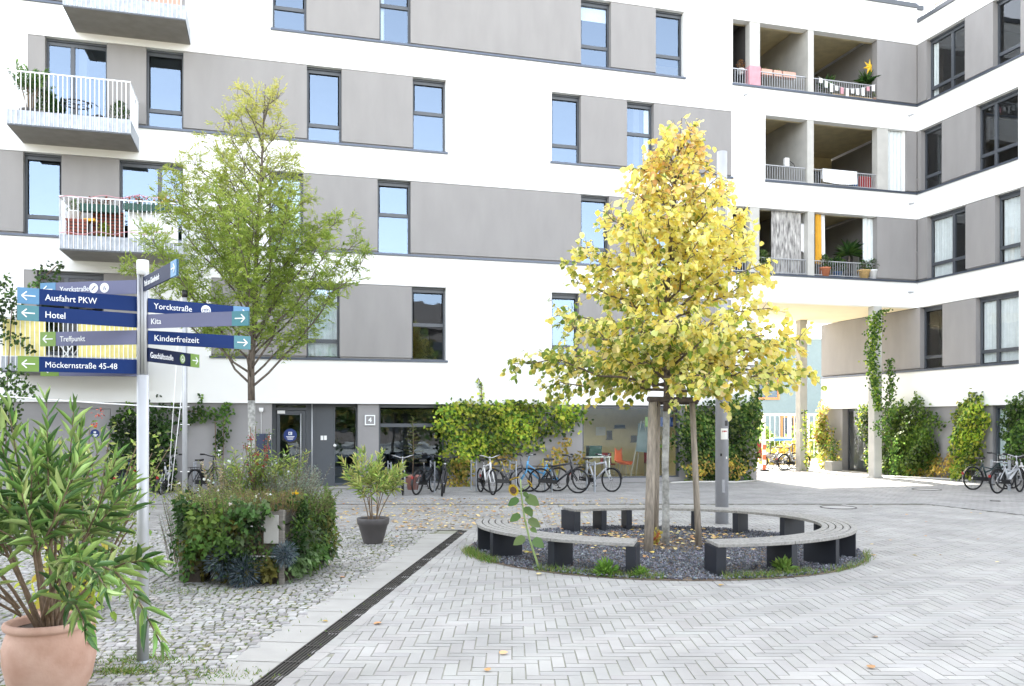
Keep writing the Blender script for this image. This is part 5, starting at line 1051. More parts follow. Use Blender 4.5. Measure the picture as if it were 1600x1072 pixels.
bushy('golden_shrub', 'yellow-green shrub at the planter back, left of the blue cabinet', rp(.12, .5, .84), .2, .66, 28, 24, .1, .02, [(.36, .42, .1), (.2, .3, .07)], .5, (.7, .7, .75), 6)
bushy('aster_clump', 'airy green weeds with tiny white stars at the planter left back', rp(-.45, .35, .84), .25, .6, 50, 18, .05, .012, [(.12, .2, .05), (.2, .28, .08)], .6, (.8, .8, .82), 14)
t = tuft('marigold', 'single yellow bloom on the right shoulder of the planter', rp(.62, -.35, .84), .1, .2, 120, .012, HG); leaves('blooms', M['paint'], np.tile([0.02, -.02, .22], (14, 1)), RNG.normal(size=(14, 3))*(1, 1, .3), .05, .03, pick([(.85, .55, .03)], 14), 'round', t)
t = thing('berry_shrub', 'upright shrub with red berry clusters in front of the limewashed ash trunk', 'shrub', rp(-.1, .2, .8)); mb = MB(); bm = MB(); P = []
for i in range(9):
    a = i*2.4; tip = Vector((math.cos(a)*.16+.02, math.sin(a)*.12, RNG.uniform(.7, 1.15))); mb.tube([(0, 0, 0), tip*.6, tip], .006, 5, False)
    for k in range(70): P.append(tip*RNG.uniform(.35, 1)+Vector(RNG.normal(size=3))*.035)
    for k in range(2):
        c = tip*RNG.uniform(.5, 1)
        bm = MB()
        for _ in range(12): q = c+Vector(RNG.normal(size=3))*.02; bm.lathe([(0, -.008), (.007, -.004), (.008, .003), (0, .008)], q, 6)
        bm.build('berry_cluster', M['red'], t)
mb.build('stems', M['twig'], t); n = len(P); leaves('foliage', M['gloss_leaf'], np.array(P), RNG.normal(size=(n, 3)), .035, .016, pick([(.07, .13, .04), (.13, .2, .05)], n), 'diamond', t)
cushion('leafy_tuft', 'bright green weed tuft inside the front left bench curve', (1.2, 10.95, .02), .16, 260, .12, .03, [(.2, .36, .06), (.14, .28, .05)], .6)
cushion('leafy_tuft', 'small green weed by the front gap of the benches', (1.62, 10.85, .02), .1, 160, .08, .025, [(.2, .34, .06), (.16, .28, .05)], .6)
cushion('leafy_tuft', 'green dock weed beside the right bench front leg', (3.5, 11.1, .03), .12, 90, .14, .05, [(.22, .34, .08), (.16, .26, .05)], .9)
cushion('young_shoot', 'reddish young shoot at the foot of the left tree stake', (2.2, 13.2, .05), .14, 70, .09, .05, [(.4, .12, .06), (.45, .4, .1)], 1.4, squash=2)

# ================================================================== CLIMBERS ON THE WALLS
def climber(lb, side, blobs, dens, L, cols, thick=.22, d0=.0, p=None, name='wall_climber', group=None, stems=(), shape='ivy', m='leafy', ref=None):
    """blobs: ellipses given as photo points on that wall plane"""
    P = []; N = []; fr = FM if side == 'm' else FW
    for cx, cy, rx, ry in blobs:
        f = (lambda x, y: (MA(x, -d0), MZ(x, y, -d0))) if side == 'm' else (lambda x, y: (WB(x, -d0), WZ(x, y, -d0)))
        u0, z0 = f(cx, cy); ru = abs(f(cx+rx, cy)[0]-f(cx-rx, cy)[0])/2; rz = abs(f(cx, cy-ry)[1]-f(cx, cy+ry)[1])/2
        n = int(dens*3.14*ru*rz)+12; a = RNG.uniform(0, 6.28, n); q = np.sqrt(RNG.uniform(0, 1, n))*(1+RNG.normal(size=n)*.11)*(1+.12*np.sin(a*5+cx)+.1*np.sin(a*9+cy)+.06*np.sin(a*17+cx))
        uu = u0+ru*q*np.cos(a); zz = z0+rz*q*np.sin(a); bump = thick*(.35+.65*np.sqrt(np.clip(1-q*q, 0, 1)))*(.75+.25*np.sin(uu*5+zz*4))
        dd = -d0-bump*RNG.uniform(.25, 1, n)-.02; ok = zz > .03; uu, zz, dd = uu[ok], zz[ok], dd[ok]
        P.append(np.stack([uu, dd, zz] if side == 'm' else [dd, uu, zz], -1))
    P = np.concatenate(P); n = len(P); o = np.array([0, -1, 0]) if side == 'm' else np.array([-1, 0, 0])
    N = o*1.0+RNG.normal(size=(n, 3))*.45+(0, 0, .45); D = RNG.normal(size=(n, 3))*.5+o*.3+(0, 0, -.8)
    t = thing(name, lb, 'climber', CORNER, TH, group)
    gu = np.sin(P[:, 0]*3.1+P[:, 2]*2.3+P[:, 1]*3)+np.sin(P[:, 2]*5.1-P[:, 0]*2)*.6; cc = pick(cols, n, p)
    cc *= (1+.38*np.sign(gu)*np.minimum(abs(gu), 1))[:, None]  # tone patches painted in for the shadowed gaps between leaves
    leaves('foliage', M[m], P, D, L*RNG.uniform(.5, 1.35, n), L*RNG.uniform(.5, 1.2, n), cc, shape, t, N=N)
    mb = MB()
    for pts in (stems or [[(b[0], b[1]+b[3]*.9), (b[0]+3, b[1])] for b in blobs[:3]]):
        pp = [fr.pt((MA if side == 'm' else WB)(x, -d0), -d0-.05, (MZ if side == 'm' else WZ)(x, y, -d0)) for x, y in pts]; mb.tube(pp, .014, 5, False)
    mb.build('stems', M['twig'], t); return t
YG = [(.3, .42, .05), (.46, .54, .07), (.14, .26, .035), (.52, .54, .08), (.05, .1, .02)]; DG = [(.02, .05, .012), (.04, .09, .02), (.065, .12, .03)]; MG = [(.08, .16, .03), (.14, .24, .045), (.04, .09, .02)]; AU = [(.5, .38, .07), (.45, .3, .08), (.28, .3, .06), (.6, .45, .1)]  # darkest greens in the mixes stand in for shade deep in the foliage
climber('broad yellow-green vine spreading over the grey wall above the bicycles', 'm', [(745, 665, 66, 34), (835, 655, 70, 28), (700, 655, 24, 24), (790, 680, 60, 32), (735, 640, 40, 18), (800, 640, 40, 17), (890, 647, 26, 18), (712, 705, 26, 32), (748, 700, 14, 22), (722, 728, 12, 22), (775, 705, 10, 12)], 300, .11, YG, .3, name='wall_vine')
climber('thin vine tip reaching up the white wall above the yellow-green vine', 'm', [(752, 612, 4, 12), (748, 598, 5, 6), (757, 628, 7, 10)], 160, .07, YG, .08, name='wall_vine', stems=[[(752, 635), (752, 600), (746, 590)]])
climber('autumn yellow shrub foliage low behind the row of bicycles', 'm', [(785, 722, 20, 16), (872, 715, 16, 20), (905, 718, 12, 16), (884, 690, 8, 9), (720, 735, 22, 22), (715, 756, 24, 10), (850, 725, 12, 10)], 200, .1, AU, .25, d0=.15, name='autumn_shrub')
climber('tall dense green ivy block left of the passage behind the lamp post', 'm', [(1085, 690, 36, 60), (1150, 690, 34, 62), (1118, 700, 44, 55), (1100, 650, 34, 25), (1150, 640, 30, 24), (1175, 650, 10, 30)], 330, .105, [(.06, .13, .025), (.12, .21, .04), (.03, .07, .015), (.24, .3, .08)], .45, name='ivy_block', stems=[[(1090, 750), (1092, 690)], [(1150, 750), (1148, 680)]])
climber('yellowing low foliage at the foot of the ivy block', 'm', [(1090, 728, 22, 20), (1140, 730, 30, 16)], 200, .09, AU, .3, d0=.4, name='autumn_shrub')
climber('thin green vine on the corner edge left of the passage, beside a pale strip', 'm', [(1181, 630, 8, 30), (1184, 600, 6, 20), (1183, 665, 7, 20)], 220, .09, MG, .15, name='wall_vine')
climber('dark ivy column behind the signpost between door and bicycles', 'm', [(205, 710, 34, 60), (245, 700, 30, 66), (225, 680, 45, 40), (180, 735, 14, 30), (262, 740, 18, 28)], 330, .1, DG, .35, name='ivy_column', stems=[[(205, 768), (208, 700)], [(245, 768), (243, 680)]])
climber('green creeper climbing on wall hooks left of the ash trunk', 'm', [(330, 645, 28, 12), (348, 665, 12, 30), (310, 650, 16, 12), (275, 640, 22, 10), (355, 640, 10, 14), (340, 700, 6, 14), (312, 630, 5, 20), (183, 655, 12, 10), (200, 640, 12, 14), (290, 655, 14, 16), (345, 680, 10, 10)], 210, .09, MG, .12, name='wall_creeper', stems=[[(348, 760), (350, 650), (330, 645), (270, 640)], [(338, 740), (336, 640)]])
climber('leafy climber around the lowest balcony at the left edge', 'm', [(20, 480, 26, 22), (12, 450, 12, 24), (75, 430, 20, 18), (60, 450, 16, 10), (95, 415, 7, 8), (18, 620, 24, 40), (20, 590, 22, 22), (10, 660, 20, 30), (5, 500, 10, 40), (45, 610, 16, 14), (32, 530, 18, 8), (48, 545, 8, 8)], 240, .085, [(.06, .12, .03), (.12, .2, .05), (.03, .06, .015)], .35, d0=1.6, name='balcony_climber', stems=[[(10, 700), (12, 600), (20, 480), (90, 415)]])
climber('bushy round green creeper on the wing wall right of the front column', 'w', [(1432, 665, 36, 40), (1405, 668, 16, 38), (1418, 705, 40, 40), (1445, 700, 22, 36), (1398, 720, 14, 26)], 520, .1, [(.12, .21, .035), (.2, .29, .05), (.05, .1, .02)], .5, name='wing_creeper', stems=[[(1412, 742), (1418, 690)], [(1440, 742), (1438, 690)]])
climber('thin shadowy trailing shoots at the foot of the wing, orange tinted', 'w', [(1470, 728, 22, 16), (1495, 722, 12, 20), (1440, 735, 26, 10)], 320, .09, AU, .3, name='autumn_shrub')
climber('tall yellow-green creeper between the two dark wing windows', 'w', [(1520, 665, 26, 44), (1525, 650, 22, 30), (1515, 700, 24, 38), (1505, 735, 16, 18)], 520, .1, YG, .5, name='wing_creeper', stems=[[(1518, 745), (1520, 680)]])
climber('dark green creeper cut by the right picture edge', 'w', [(1592, 665, 22, 40), (1600, 690, 24, 44), (1604, 640, 18, 26)], 420, .1, MG, .5, name='wing_creeper')
climber('yellow and green hedge plant at the far end of the passage wall', 'w', [(1300, 705, 14, 34), (1292, 690, 10, 40), (1288, 665, 8, 26)], 420, .09, AU+YG, .55, name='passage_shrub')
climber('rust and yellow vine hanging at the far wing corner', 'w', [(1289, 650, 8, 22), (1287, 680, 6, 24)], 420, .09, [(.35, .16, .05), (.5, .42, .1), (.3, .36, .08)], .5, name='passage_vine')
climber('green vine around the glass passage door', 'w', [(1362, 665, 12, 32), (1355, 650, 14, 20), (1368, 715, 9, 30)], 330, .09, YG+MG, .5, name='passage_vine')
def colvine(lb, at, segs, n, cols, L=.09):
    t = thing('column_vine', lb, 'climber', (0, 0, 0)); P = []
    for (x0, y0, r0), (x1, y1, r1) in zip(segs[:-1], segs[1:]):
        m = int(n*abs(y1-y0)/100)
        for i in range(m):
            f = RNG.uniform(); px = x0+(x1-x0)*f; py = y0+(y1-y0)*f; r = (r0+(r1-r0)*f)/F*at; P.append(((px-800)/F*at+RNG.normal()*r*.5, at+RNG.normal()*.12-.1, EYE+(HY-py)/F*at))
    P = np.array(P); P = P[P[:, 2] > .03]; n = len(P); leaves('foliage', M['leafy'], P, RNG.normal(size=(n, 3))*.5+(0, -.2, -.8), L*RNG.uniform(.6, 1.1, n), L*RNG.uniform(.6, 1, n), pick(cols, n), 'ivy', t, N=RNG.normal(size=(n, 3))*.5+(0, -1, .4))
    MB().tube([((x-800)/F*at, at-.05, EYE+(HY-y)/F*at) for x, y, r in segs], .012, 5, False).build('stems', M['twig'], t)
colvine('long green vine hanging down the left side of the tall front column', 30.0, [(1380, 484, 9), (1368, 490, 12), (1364, 520, 11), (1360, 560, 10), (1364, 600, 7), (1371, 640, 4)], 900, MG+YG[:1])
colvine('green vine wrapped round the lower front column', 29.9, [(1388, 560, 4), (1390, 600, 8), (1386, 650, 14), (1368, 668, 12), (1392, 690, 10), (1396, 740, 6)], 420, MG)
colvine('sparse vine climbing the rear passage column', 34.2, [(1256, 640, 3), (1258, 680, 5), (1258, 700, 5), (1260, 735, 3)], 160, YG)
# ================================================================== BALCONY THINGS
def bpos(i, u, v, z=0): a0, a1, zs = (B1, B2, B3, B4)[i]; return world(a0+u, -v, zs+.165+z)
def potted(lb, at, r, h, m, n, ph, sp, L, Wd, cols, shape='diamond', blooms=None, bn=0, up=.5, box=None, name='potted_plant', lm='leafy', group=None):
    t = thing(name, lb, 'potted plant', at, TH, group)
    if box: MB().box(-box[0], box[0], -box[1], box[1], 0, h).build('planter_box', M[m], t, bevel=.008)
    else: MB().lathe([(0, 0), (r*.7, 0), (r, h*.85), (r*1.08, h*.86), (r*1.08, h), (r*.92, h), (r*.88, h*.9), (0, h*.9)], (0, 0, 0), 20).build('pot', M[m], t)
    bx, by = box if box else (r, r)
    D = np.stack([RNG.normal(size=n)*.6, RNG.normal(size=n)*.6, RNG.uniform(-.2, 1, n)*up*2], -1)
    q = RNG.uniform(0, 1, n); a = RNG.uniform(0, 6.28, n); rr = sp*np.sqrt(RNG.uniform(0, 1, n))*(.35+.65*np.sin(np.pi*np.clip(q*.8+.2, 0, 1)))
    P = np.stack([rr*np.cos(a)*(bx/sp+.3 if box else 1), rr*np.sin(a)*(.6 if box else 1), h*.92+q*ph], -1)
    leaves('foliage', M[lm], P, D, L*RNG.uniform(.6, 1.1, n), Wd, pick(cols, n), shape, t)
    mb = MB()
    for i in range(5): b = RNG.normal(size=2)*sp*.4; mb.tube([(b[0]*.3, b[1]*.3, h*.85), (b[0], b[1], h+ph*.8)], .008, 4, False)
    mb.build('stems', M['twig'], t)
    if bn: k = bn*5; Q = np.repeat(P[RNG.integers(0, n, bn)]+(0, 0, ph*.25), 5, axis=0); leaves('blooms', M['paint'], Q, RNG.normal(size=(k, 3)), .05, .035, pick(blooms, k), 'round', t)
    return t
G3 = [(.06, .13, .03), (.1, .19, .04), (.03, .08, .02)]; G4 = [(.14, .22, .06), (.2, .3, .08), (.08, .14, .04)]
t = thing('potted_plant', 'tall leafy shrub in a grey tub at the left end of the upper white balcony', 'potted plant', bpos(1, .38, .85), TH)
pot(t, [(0, 0), (.18, 0), (.25, .38), (.27, .4), (.27, .44), (.22, .44)], 'greypot', .4, .21, n=20); oleander(t, (0, 0, .42), 7, 1.5, .55, .17, .038, [(.06, .13, .03), (.1, .19, .04), (.15, .25, .06)], 9, r=.012)
potted('lower bushy plant in a grey tub beside the tall shrub on the white balcony', bpos(1, .78, .8), .2, .4, 'greypot', 420, .6, .3, .11, .035, G3, 'lance')
potted('round dark bush in a pot at the right end of the upper white balcony', bpos(1, 2.45, .55), .2, .42, 'terra', 700, .6, .27, .08, .025, G3)
potted('long grey trough with sparse greenery on the upper white balcony floor', bpos(1, 1.6, .35), 0, .38, 'greypot', 70, .25, .3, .1, .02, G4, box=(.75, .14))
t = thing('bistro_table', 'round dark metal table on the upper white balcony', 'table', bpos(1, 1.45, .8)); mb = MB().ring((0, 0, .74), (0, 0, 1), .36, .018, 28, 6)
for k in range(6): a = k*math.pi/3; mb.tube([(0, 0, .74), (.35*math.cos(a), .35*math.sin(a), .74)], .01, 4)
mb.build('top', M['black'], t); MB().tube([(0, 0, .0), (0, 0, .74)], .035, 10).disc((0, 0, 0), (0, 0, 1), .2, .02).build('pedestal', M['frame'], t)
def wirechair(lb, at, rz):
    t = thing('balcony_chair', lb, 'chair', at, rz); mb = MB()
    mb.tube([(-.2, .2, .42), (-.2, .22, .82), (0, .25, .88), (.2, .22, .82), (.2, .2, .42)], .012, 6); mb.build('backrest', M['black'], t); MB().box(-.22, .22, -.2, .2, .42, .45).build('seat', M['black'], t)
    for x in (-.19, .19):
        for y in (-.18, .18): MB().tube([(x, y, 0), (x, y, .42)], .011, 5).build('leg', M['black'], t)
wirechair('dark curved chair at the right of the round balcony table', bpos(1, 2.0, .75), 1.2)
t = thing('watering_can', 'turquoise can on the upper white balcony floor at right', 'can', bpos(1, 2.3, 1.1)); MB().lathe([(0, 0), (.13, 0), (.12, .22), (.05, .25)], n=16).tube([(.1, 0, .08), (.28, 0, .26)], .018, 6).ring((-.1, 0, .2), (0, 1, 0), .08, .012, 14, 5).build('can_body', M['turq'], t)
t = thing('lantern', 'small dark lantern hanging on the side screen of the white balcony', 'lantern', bpos(1, 2.8, .6, .95)); MB().lathe([(0, 0), (.05, .01), (.06, .12), (.02, .17)], n=12).tube([(0, 0, .17), (0, 0, .26)], .005, 4).build('lantern_body', M['black'], t)
# middle balcony
def crate(lb, at, w, h, d=.35):
    t = thing('slatted_cabinet', lb, 'cabinet', at, TH); mb = MB(); z = .02
    while z < h-.05: mb.box(-w/2, w/2, -d/2, -d/2+.02, z, z+.055); z += .085
    mb.build('slats', M['redwood'], t); MB().box(-w/2+.01, w/2-.01, -d/2+.02, d/2, .02, h-.02).build('carcass', M['darkwood'], t); MB().box(-w/2-.02, w/2+.02, -d/2-.01, d/2, h-.02, h+.01).build('top', M['redwood'], t)
crate('low slatted reddish cabinet at the left end of the middle balcony', bpos(2, .32, .9, .05), .5, .68); crate('tall slatted reddish cabinet on the middle balcony under green flower boxes', bpos(2, 1.0, .6, .05), .75, .98)
potted('white planter with a drooping plant on the low slatted cabinet', bpos(2, .25, .95, .74), .15, .22, 'white_p', 130, .3, .2, .09, .03, [(.2, .3, .14), (.12, .2, .06)])
potted('green flower box with dark red blooms on the tall slatted cabinet', bpos(2, .85, 1.0, .95), 0, .2, 'greencloth', 150, .18, .25, .07, .03, [(.1, .08, .03), (.18, .1, .05)], box=(.45, .11), blooms=[(.3, .08, .05)], bn=14)
potted('flower box of pink and red geraniums on the middle balcony rail', bpos(2, 1.85, 1.42, .95), 0, .18, 'greencloth', 160, .2, .25, .08, .03, G4, box=(.36, .11), blooms=[(.65, .1, .1), (.7, .3, .3)], bn=22)
potted('flower box of orange blooms on the middle balcony rail', bpos(2, 2.5, 1.42, .95), 0, .18, 'greencloth', 160, .2, .25, .07, .03, G4, box=(.34, .11), blooms=[(.8, .35, .06), (.8, .5, .1)], bn=30)
potted('green yellow leafy plant behind the middle balcony bars', bpos(2, .98, 1.15, .0), .14, .2, 'black', 260, .45, .2, .08, .04, [(.3, .38, .05), (.2, .3, .04)])
t = thing('serving_tray', 'small yellow tray on the low cabinet edge of the middle balcony', 'tray', bpos(2, .62, 1.0, .7)); MB().box(-.16, .16, -.1, .1, 0, .07).build('tray_body', M['yelcloth'], t, bevel=.01)
t = thing('folding_stool', 'dark red folding stool near the right of the middle balcony', 'stool', bpos(2, 1.75, .9, .05)); MB().box(-.18, .18, -.16, .16, .3, .34).build('seat', M['red'], t)
for x in (-.14, .14): MB().tube([(x, -.14, 0), (x, .14, .3)], .012).tube([(x, .14, 0), (x, -.14, .3)], .012).build('leg', M['black'], t)
t = thing('garland', 'pink and white fabric garland wound on the middle balcony rail', 'garland', world(B3[0], -1.52, B3[2])); mb = MB(); mb.tube([(u, -.02+.02*math.sin(u*9), 1.34+.03*math.sin(u*7)) for u in np.linspace(0, 2.9, 40)], .009, 5); mb.tube([(u, -.01, .42+.03*math.sin(u*8)) for u in np.linspace(0, 2.9, 40)], .009, 5)
mb.build('cloth_strip', M['pink'], t)
t = thing('sheer_cloth', 'thin white cloth hung inside the middle balcony bars', 'cloth', bpos(2, 1.9, 1.3, .05)); mb = MB(); vs = []
for k in range(21): u = -.35+1.3*k/20; y = .02*math.sin(k*1.3); vs += [(u, y, .1), (u, y, .98)]
mb.add(vs, [(2*k, 2*k+2, 2*k+3, 2*k+1) for k in range(20)], True).build('cloth_panel', M['fabricw'], t)
potted('small round pink planter behind the highest balcony parapet', bpos(0, 1.6, 1.2, .2), .2, .3, 'skin', 160, .3, .25, .08, .03, G3); potted('salmon coloured planter box at the right of the highest balcony', bpos(0, 2.4, 1.2, .2), 0, .4, 'skin', 90, .2, .25, .08, .03, G4, box=(.4, .14))
# lowest balcony: bicycle-like iron chairs behind the yellow screens
wirechair('dark garden chair behind the lowest balcony between yellow screens', bpos(3, 1.3, .9), 0)
t = thing('folding_table', 'white folding table with crossed legs between the yellow balcony screens', 'table', bpos(3, 1.5, 1.2)); MB().box(-.3, .3, -.2, .2, .68, .7).build('top', M['white_p'], t)
for y in (-.18, .18): MB().tube([(-.25, y, 0), (.25, y, .68)], .014).tube([(.25, y, 0), (-.25, y, .68)], .014).build('leg', M['white_p'], t)
# ================================================================== LOGGIA THINGS
def L_(px, b, z): return world(MA(px, b), b, z)
ZS = {5: ZA-.02, 4: ZC-.02, 3: ZE-.02}
def lp_(px, r, b=.28): return L_(px, b, ZS[r]+.08)
potted('small white pot with a rusty wreath plant at the top loggia left end', lp_(1157, 5, .3)+Vector((0, 0, .45)), .13, .16, 'white_p', 140, .32, .16, .06, .03, [(.3, .14, .05), (.4, .22, .1)])
for i, (px, w_) in enumerate(((1196, .42), (1213, .3), (1231, .5))): potted(('left', 'middle', 'right')[i]+'most salmon planter box on the top loggia railing', L_(px, .22, ZA+.52), 0, .2, 'skin', 30, .08, .2, .05, .02, G4, box=(w_*.5, .1), group='salmon planter boxes')
t = thing('pink_wrap', 'pink cloth wrapped round the foot of the top loggia pillar', 'cloth', world(MA(1172), -.003, ZA+.06), TH); MB().box(-.02, MA(1188)-MA(1172)+.02, 0, .33, 0, .66).build('cloth_panel', M['pink'], t, bevel=.02)
def yucca(lb, at, h, n=60, L=.55, cols=G3, m='black', r=.15, ph=.25):
    t = thing('potted_palm', lb, 'potted plant', at, 0); MB().lathe([(0, 0), (r*.75, 0), (r, ph), (r*.85, ph), (0, ph*.9)], n=20).build('pot', M[m], t); MB().tube([(0, 0, ph*.8), (.02, 0, h)], .03, 6).build('trunk', M['bark'], t)
    a = RNG.uniform(0, 6.28, n); e = RNG.uniform(-.3, 1.3, n); D = np.stack([np.cos(a)*np.cos(e), np.sin(a)*np.cos(e), np.sin(e)], -1); leaves('foliage', M['gloss_leaf'], np.tile([.02, 0, h], (n, 1))+RNG.normal(size=(n, 3))*.03, D, L*RNG.uniform(.6, 1, n), .035, pick(cols, n), 'lance', t); return t
yucca('spiky green palm at the left of the top right loggia', lp_(1290, 5, .8), .55, 50); yucca('spiky palm below the yellow star in the top loggia', lp_(1352, 5, .45), .75, 70)
t = thing('paper_star', 'large yellow paper star standing among the palm leaves of the top loggia', 'star', L_(1359, .35, ZA+1.35), TH); mb = MB()
for k in range(7):
    a = k*2*math.pi/7; a1, a2 = a+math.pi/7, a-math.pi/7; tip = (.3*math.sin(a), 0, .3*math.cos(a)); p, q = (.11*math.sin(a1), 0, .11*math.cos(a1)), (.11*math.sin(a2), 0, .11*math.cos(a2)); mb.add([tip, p, (0, -.07, 0), q, (0, .07, 0)], [(0, 1, 2), (0, 2, 3), (0, 4, 1), (0, 3, 4)])
mb.build('star_body', mat('star_yellow', (.8, .5, .03), .6), t)
t = thing('laundry_line', 'sagging line of small white and pastel cloths across the top right loggia railing', 'laundry', world(MA(1278), -.03, ZA+.6), TH); W0_ = MA(1368)-MA(1278); mb = MB().tube([(u, 0, -.28*math.sin(math.pi*u/W0_)) for u in np.linspace(0, W0_, 14)], .006, 4); mb.build('line', M['white_p'], t)
for k in range(11): u = (k+.5)*W0_/11; z = -.28*math.sin(math.pi*u/W0_); h = .16+.06*(k % 3); MB().box(u-.07, u+.05, -.006+.004*(k % 2), .004, z-h, z).build('cloth_piece', M[('fabricw', 'curtain', 'fabricw', 'white_p', 'pink')[k % 5]], t, bevel=.002)
potted('bushy green balcony plant at the right corner foot of the top loggia', lp_(1366, 5, .16), .1, .1, 'terra', 150, .3, .14, .07, .02, G4); potted('low dry flower trough below the laundry line', lp_(1330, 5, .2), 0, .1, 'straw', 180, .12, .3, .06, .015, [(.4, .36, .12), (.25, .3, .08)], box=(.8, .08))
# second loggia
t = thing('towel', 'wide white towel over the railing of the middle right loggia', 'towel', world(MA(1287), .08, ZC+.6), TH); wd = MA(1341)-MA(1287); mb = MB(); vs = []
for k in range(17): u = wd*k/16; y = .012*math.sin(k*1.7); sg = .05*math.sin(math.pi*k/16); vs += [(u, .07, -.3), (u, .035, .03), (u, -.015+y*.2, .032), (u, -.04+y, -.42-sg)]
mb.add(vs, [(4*k+j, 4*k+4+j, 4*k+5+j, 4*k+1+j) for k in range(16) for j in range(3)], True).build('towel_cloth', M['fabricw'], t)
t = thing('red_blanket', 'red cloth bundle behind the railing beside the towel', 'blanket', world(MA(1349), .2, ZC+.05), TH); MB().box(0, MA(1368)-MA(1349), 0, .12, 0, .5).build('blanket_roll', M['red'], t, bevel=.05)
t = thing('storage_box', 'blue box behind the loggia railing between towel and red cloth', 'box', world(MA(1339), .25, ZC+.05), TH); MB().box(0, .22, 0, .25, 0, .42).box(-.01, .23, -.01, .26, .42, .46).build('box_body', M['bluebox'], t, bevel=.01)
t = thing('lantern', 'small white box lantern on the left rail of the middle loggia', 'lantern', world(MA(1233), .15, ZC+.62), TH); MB().box(-.08, .08, -.05, .08, 0, .28).build('lantern_body', M['white_p'], t, bevel=.01); MB().tube([(.08, 0, .22), (.3, .02, .1), (.34, 0, -.05)], .012).build('arm', M['black'], t)
def drape(lb, u0, u1, z0, z1, b, m, amp=.05, fr=2.3, name='curtain'):
    t = thing(name, lb, 'curtain', world(u0, b, 0), TH); n = max(8, int((u1-u0)/.035)); vs = []
    for k in range(n+1): u = (u1-u0)*k/n; y = amp*math.sin(k*fr*.6)+amp*.4*math.sin(k*1.1); vs += [(u, y*.7, z1), (u+.02*math.sin(k), y, z0+.02*math.sin(k*.9))]
    MB().add(vs, [(2*k, 2*k+1, 2*k+3, 2*k+2) for k in range(n)], True).build('drape_cloth', M[m], t); MB().tube([(-.05, 0, z1+.02), (u1-u0+.05, 0, z1+.02)], .012).build('rod', M['alu'], t); return t
drape('pale grey folded drape closing the right bay of the middle loggia', MA(1389), MA(1414), ZC+.06, ZB-.02, .18, 'curtain'); MB().box(MA(1413.5), MA(1417), .1, .3, ZC+.05, ZB-.001).build('door_post', M['white'], main)
drape('orange drape at the right end of the middle loggia opening', MA(1367, .5), MA(1372, .5), ZC+.3, ZB, .5, 'yelcloth')
# lowest loggia
drape('patterned black and white drape in the lowest loggia left bay', MA(1205, .2), MA(1252, .2), ZE+.06, ZD-.03, .2, 'pattern', .045); drape('narrow white cloth strip hanging beside the patterned drape', MA(1250, .25), MA(1258, .25), ZE+.9, ZD-.4, .24, 'fabricw', .02)
drape('golden yellow drape tied at the left of the lowest right bay', MA(1274, .2), MA(1282, .2), ZE+.5, ZD-.03, .2, 'yelcloth', .05); drape('white drape next to the golden one', MA(1282, .25), MA(1288, .25), ZE+.6, ZD-.03, .25, 'fabricw', .03)
drape('pale blue-white drape at the right of the lowest right bay', MA(1348, .25), MA(1366, .25), ZE+.5, ZD-.03, .25, 'curtain')
potted('orange clay pot with a dark leafy plant on the lowest loggia sill', lp_(1288, 3, .18), .2, .32, 'terra2', 260, .45, .26, .09, .04, G3); yucca('large dracaena palm in the middle of the lowest loggia', lp_(1326, 3, .7), .95, 110, .65)
potted('broad leafy dark plant left of the palm in the lowest loggia', lp_(1308, 3, .45), .16, .25, 'bluebox', 330, .5, .35, .13, .05, G3, 'lance'); potted('straw basket with round green plant on the lowest loggia sill', lp_(1349, 3, .15), .22, .3, 'straw', 220, .35, .24, .09, .04, G3)
potted('pale grey pot with green plant at the right end of the lowest loggia', lp_(1364, 3, .15), .15, .33, 'fabricw', 170, .4, .24, .09, .04, G3); potted('green bushy plant in a dark pot at the far left bay of the lowest loggia', lp_(1192, 3, .15), .16, .3, 'black', 420, .5, .3, .1, .04, G4)
t = thing('white_ladder_shelf', 'white slim shelf unit behind the palm in the lowest loggia', 'shelf', L_(1341, 1.0, ZE), TH); mb = MB().box(0, .04, 0, .3, 0, 1.1).box(.36, .4, 0, .3, 0, 1.1); [mb.box(.04, .36, 0, .3, z, z+.03) for z in (.1, .45, .8, 1.05)]; mb.build('shelf_frame', M['white_p'], t)
# ================================================================== SHOP ROOM
def shop(px, b): p = world(MA(px, b), b, .1); return p
t = thing('shell_chair', 'orange shell chair with thin wire legs behind the shop window', 'chair', shop(977, 1.0), TH+.6)
mb = MB(); vs = []; 
for i in range(9):
    u = i/8; 
    for j in range(7): v = (j/6-.5)*2; w_ = .25*(1-.25*max(0, u-.5)); y = .22-.42*min(u*1.6, 1)+0 if False else (-.2+.45*min(u*2, 1)); z = .44+max(0, u-.45)*.75+.1*v*v+(.05 if u > .9 else 0); vs.append((v*w_, y+.02*v*v, z))
mb.add(vs, [(i*7+j, i*7+j+1, i*7+8+j, i*7+7+j) for i in range(8) for j in range(6)], True); so_ = mb.build('seat_shell', M['orange'], t); md = so_.modifiers.new('s', 'SOLIDIFY'); md.thickness = .012
for x in (-.18, .18):
    for y in (-.16, .18): MB().tube([(x, y, 0), (x*.4, y*.4, .44)], .009, 5).build('leg', M['alu'], t)
t = thing('easel', 'leaning easel with green-grey panels behind the shop window', 'easel', shop(1003, .85), TH); [MB().tube(q, .02).build('leg', M['lconcrete'], t) for q in ([(-.42, 0, 0), (-.02, .0, 1.9)], [(.42, 0, 0), (.06, 0, 1.9)], [(0, .5, 0), (.02, .02, 1.85)])]; MB().obox((-.02, -.03, .85), (.08, -.0, 1.8), .42, .02, up=(0, 1, 0)).build('panel', M['tealwall'], t)
